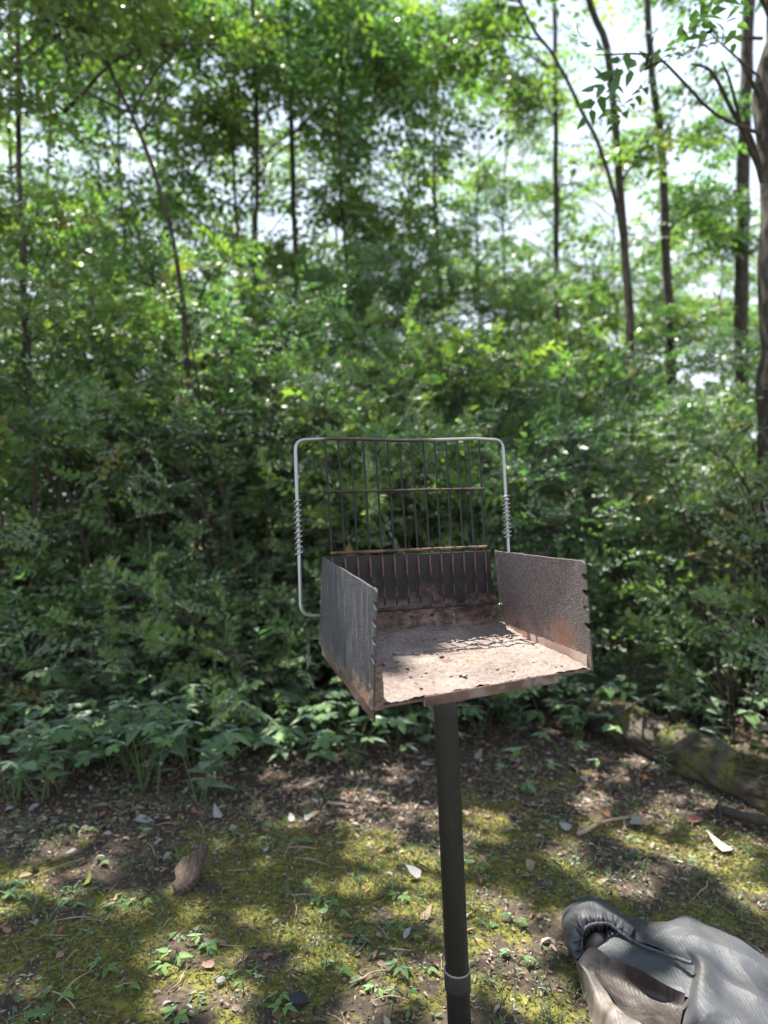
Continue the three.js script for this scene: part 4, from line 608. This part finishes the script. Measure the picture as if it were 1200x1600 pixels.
// ---------------------------------------------------------------- leaf litter and moss
{
  const r = rng(66), shapes = [leafGeo(1, 0.5, 'oval', 0.5, 0.3), leafGeo(1, 0.6, 'ovate', -0.35, -0.25), leafGeo(1, 0.66, 'heart', 0.35, -0.2), leafGeo(1, 0.42, 'lance', 0.8, 0.1)];
  const kinds = [['pale grey curled dead leaf lying on the ground', 'pale grey dead leaves', [0.19, 0.18, 0.168]], ['silvery white dead leaf turned underside up', 'silvery dead leaves', [0.19, 0.185, 0.18]], ['tan dry leaf lying on the ground', 'tan dry leaves', [0.2, 0.135, 0.085]], ['pinkish brown dry leaf lying on the ground', 'pinkish brown dry leaves', [0.19, 0.105, 0.07]], ['reddish brown dead leaf lying on the ground', 'reddish brown dead leaves', [0.15, 0.06, 0.035]]];
  const mats = kinds.map(([, , c]) => mat({ color: C(...c), roughness: 0.75 }));
  const put = (px, py, len, shape, m, label, group, tilt = 0.5) => { const p = G(px, py), o = part(numbered('dead_leaf'), shapes[shape], m, scene); o.scale.setScalar(len); o.position.set(p.x, groundH(p.x, p.z) + 0.006 + 0.15 * len * r(), p.z); o.rotation.set((r() - .5) * tilt, r() * 6.283, (r() - .5) * tilt, 'YZX'); tag(o, label, 'leaf', group); };
  put(130, 1386, 0.062, 1, mat({ color: C(0.24, 0.30, 0.03), roughness: 0.6 }), 'fresh yellow green fallen leaf on the bare soil', undefined, 1.2);
  put(456, 1502, 0.05, 0, mat({ color: C(0.24, 0.09, 0.04), roughness: 0.6 }), 'single orange brown oval leaf on the moss', undefined, 0.8);
  put(1055, 1350, 0.05, 0, mat({ color: C(0.30, 0.32, 0.22), roughness: 0.7 }), 'pale greenish leaf on the moss beyond the cover', undefined, 0.3);
  put(1145, 1338, 0.11, 1, mat({ color: C(0.38, 0.29, 0.2), roughness: 0.7 }), 'large tan leaf on the brown litter', undefined, 0.3);
  put(1015, 1222, 0.09, 0, mat({ color: C(0.42, 0.14, 0.04), roughness: 0.6 }), 'bright orange dead leaf in the litter by the log', undefined, 1.2);
  put(828, 1348, 0.08, 0, mats[2], 'long tan leaf on the moss between post and cover', undefined, 0.3);
  for (let k = 0; k < 270; k++) {
    const up = r() < 0.55, py = up ? 1175 + 130 * r() : 1260 + 340 * r(), px = 1200 * r(); if ((px > 870 && py > 1395) || (py < 1230 && px < 330)) continue;
    const c = Math.floor(r() * 5), z = EYE * F / (py - 800); put(px, py, (8 + 20 * r() * r()) / F * z * 1.25, Math.floor(r() * 4), mats[c], kinds[c][0], kinds[c][1], 0.9);
  }
  const q = new THREE.Quaternion(), t = new THREE.Matrix4(), c = new THREE.Color();
  const scatter = (name, geo, m, n, pick, cols, lab, cat) => {
    const spots = []; let guard = n * 20; while (spots.length < n && guard--) { const s = pick(); if (s) spots.push(s); }
    const im = new THREE.InstancedMesh(geo, m, spots.length); spots.forEach(([x, z, s, tilt, lift], k) => { q.setFromEuler(E3.set((r() - .5) * tilt, r() * 6.283, (r() - .5) * tilt, 'YZX')); im.setMatrixAt(k, t.compose(V(x, groundH(x, z) + lift, z), q, V(s, s, s))); const a = cols[Math.floor(r() * cols.length)], b = 0.55 + 0.9 * r(); im.setColorAt(k, c.setRGB(a[0] * b, a[1] * b, a[2] * b)); });
    im.name = name; im.castShadow = im.receiveShadow = true; scene.add(im); tag(im, lab, cat, undefined, 'stuff'); return im;
  };
  const spot = (zn, zf) => { const z = -Math.sqrt(lerp(zn * zn, zf * zf, r())); return [(r() - .5) * 1.25 * -z + 0.0, z]; };
  scatter('leaf_litter', shapes[0], mat({ color: C(1, 1, 1), roughness: 0.85 }), 17000, () => { const [x, z] = spot(1.6, 4.6), w = ss(2.4, 3.2, -z) * 0.85 + 0.2 * (1 - mossAt(x, z)); return r() < w ? [x, z, 0.012 + 0.034 * r() * r(), 1.3, 0.006] : null; }, [[0.13, 0.09, 0.065], [0.2, 0.145, 0.11], [0.09, 0.055, 0.04], [0.2, 0.165, 0.135], [0.17, 0.10, 0.07]], 'thick brown and grey leaf litter below the shrubs', 'leaf litter');
  scatter('litter_crumbs', shapes[3], mat({ color: C(1, 1, 1), roughness: 0.9 }), 16000, () => { const [x, z] = spot(1.6, 3.6); return [x, z, 0.006 + 0.012 * r(), 1.4, 0.004]; }, [[0.12, 0.08, 0.055], [0.2, 0.15, 0.11], [0.05, 0.035, 0.025], [0.17, 0.12, 0.085]], 'fine brown crumbs of leaf and bark on the soil', 'litter');
  const needle = (() => { const g = new GB(); g.tube([V(0, 0, 0), V(0.5, 0.03, 0.04), V(1, 0, 0)], [0.018, 0.015, 0.008], 4, false); return g.geo(); })();
  scatter('fine_twigs', needle, mat({ color: C(1, 1, 1), roughness: 0.95 }), 2600, () => { const [x, z] = spot(1.6, 4.2); return [x, z, 0.03 + 0.09 * r() * r(), 0.25, 0.007]; }, [[0.13, 0.095, 0.06], [0.26, 0.2, 0.14], [0.06, 0.045, 0.03]], 'fine dry twigs and grass straws on the soil', 'twigs');
  const ms = []; let guard = 500000; while (ms.length < 34000 && guard--) { const [x, z] = spot(1.55, 3.7); if (r() < ss(0.38, 0.85, mossAt(x, z) + 0.25 * (r() - .5))) ms.push([V(x, groundH(x, z) - 0.002, z), 0.006 + 0.009 * r()]); }
  const mo = tufts('moss', scene, ms, MOSS, r); tag(mo, 'yellow green moss growing in patches on the soil', 'moss', undefined, 'stuff');
  const blade = (() => { const g = new GB(); for (const [a, l] of [[0.2, 1], [1.9, 0.8], [3.4, 0.9], [5, 0.6]]) { const c0 = Math.cos(a), s0 = Math.sin(a); const b0 = g.v(-s0 * .05, 0, c0 * .05), b1 = g.v(s0 * .05, 0, -c0 * .05), m0 = g.v(c0 * .2 * l - s0 * .04, .6 * l, s0 * .2 * l + c0 * .04), m1 = g.v(c0 * .2 * l + s0 * .04, .6 * l, s0 * .2 * l - c0 * .04), e = g.v(c0 * .6 * l, .85 * l, s0 * .6 * l); g.q(b0, b1, m1, m0); g.t(m0, m1, e); } return g.geo(); })();
  scatter('grass', blade, M.leafCopy, 1500, () => { const [x, z] = spot(1.6, 3.3); return fbm(x * 3, z * 3, 5, 2) > 0.02 ? [x, z, 0.018 + 0.03 * r(), 0.5, 0] : null; }, [[0.08, 0.14, 0.025], [0.12, 0.17, 0.03]], 'sparse short grass blades in the moss', 'grass');
  scatter('ground_cover', LEAF.oval, M.leafCopy, 2200, () => { const [x, z] = spot(1.6, 3.9); return fbm(x * 2.2 + 5, z * 2.2, 8, 3) > 0.03 ? [x, z, 0.010 + 0.016 * r(), 0.9, 0.012] : null; }, [[0.06, 0.13, 0.03], [0.09, 0.17, 0.03]], 'tiny round green leaves spreading over the soil', 'ground cover');
}

const renderer = new THREE.WebGLRenderer(); renderer.toneMapping = THREE.LinearToneMapping; renderer.toneMappingExposure = EXPOSURE; renderer.shadowMap.enabled = true;
renderer.render(scene, camera);
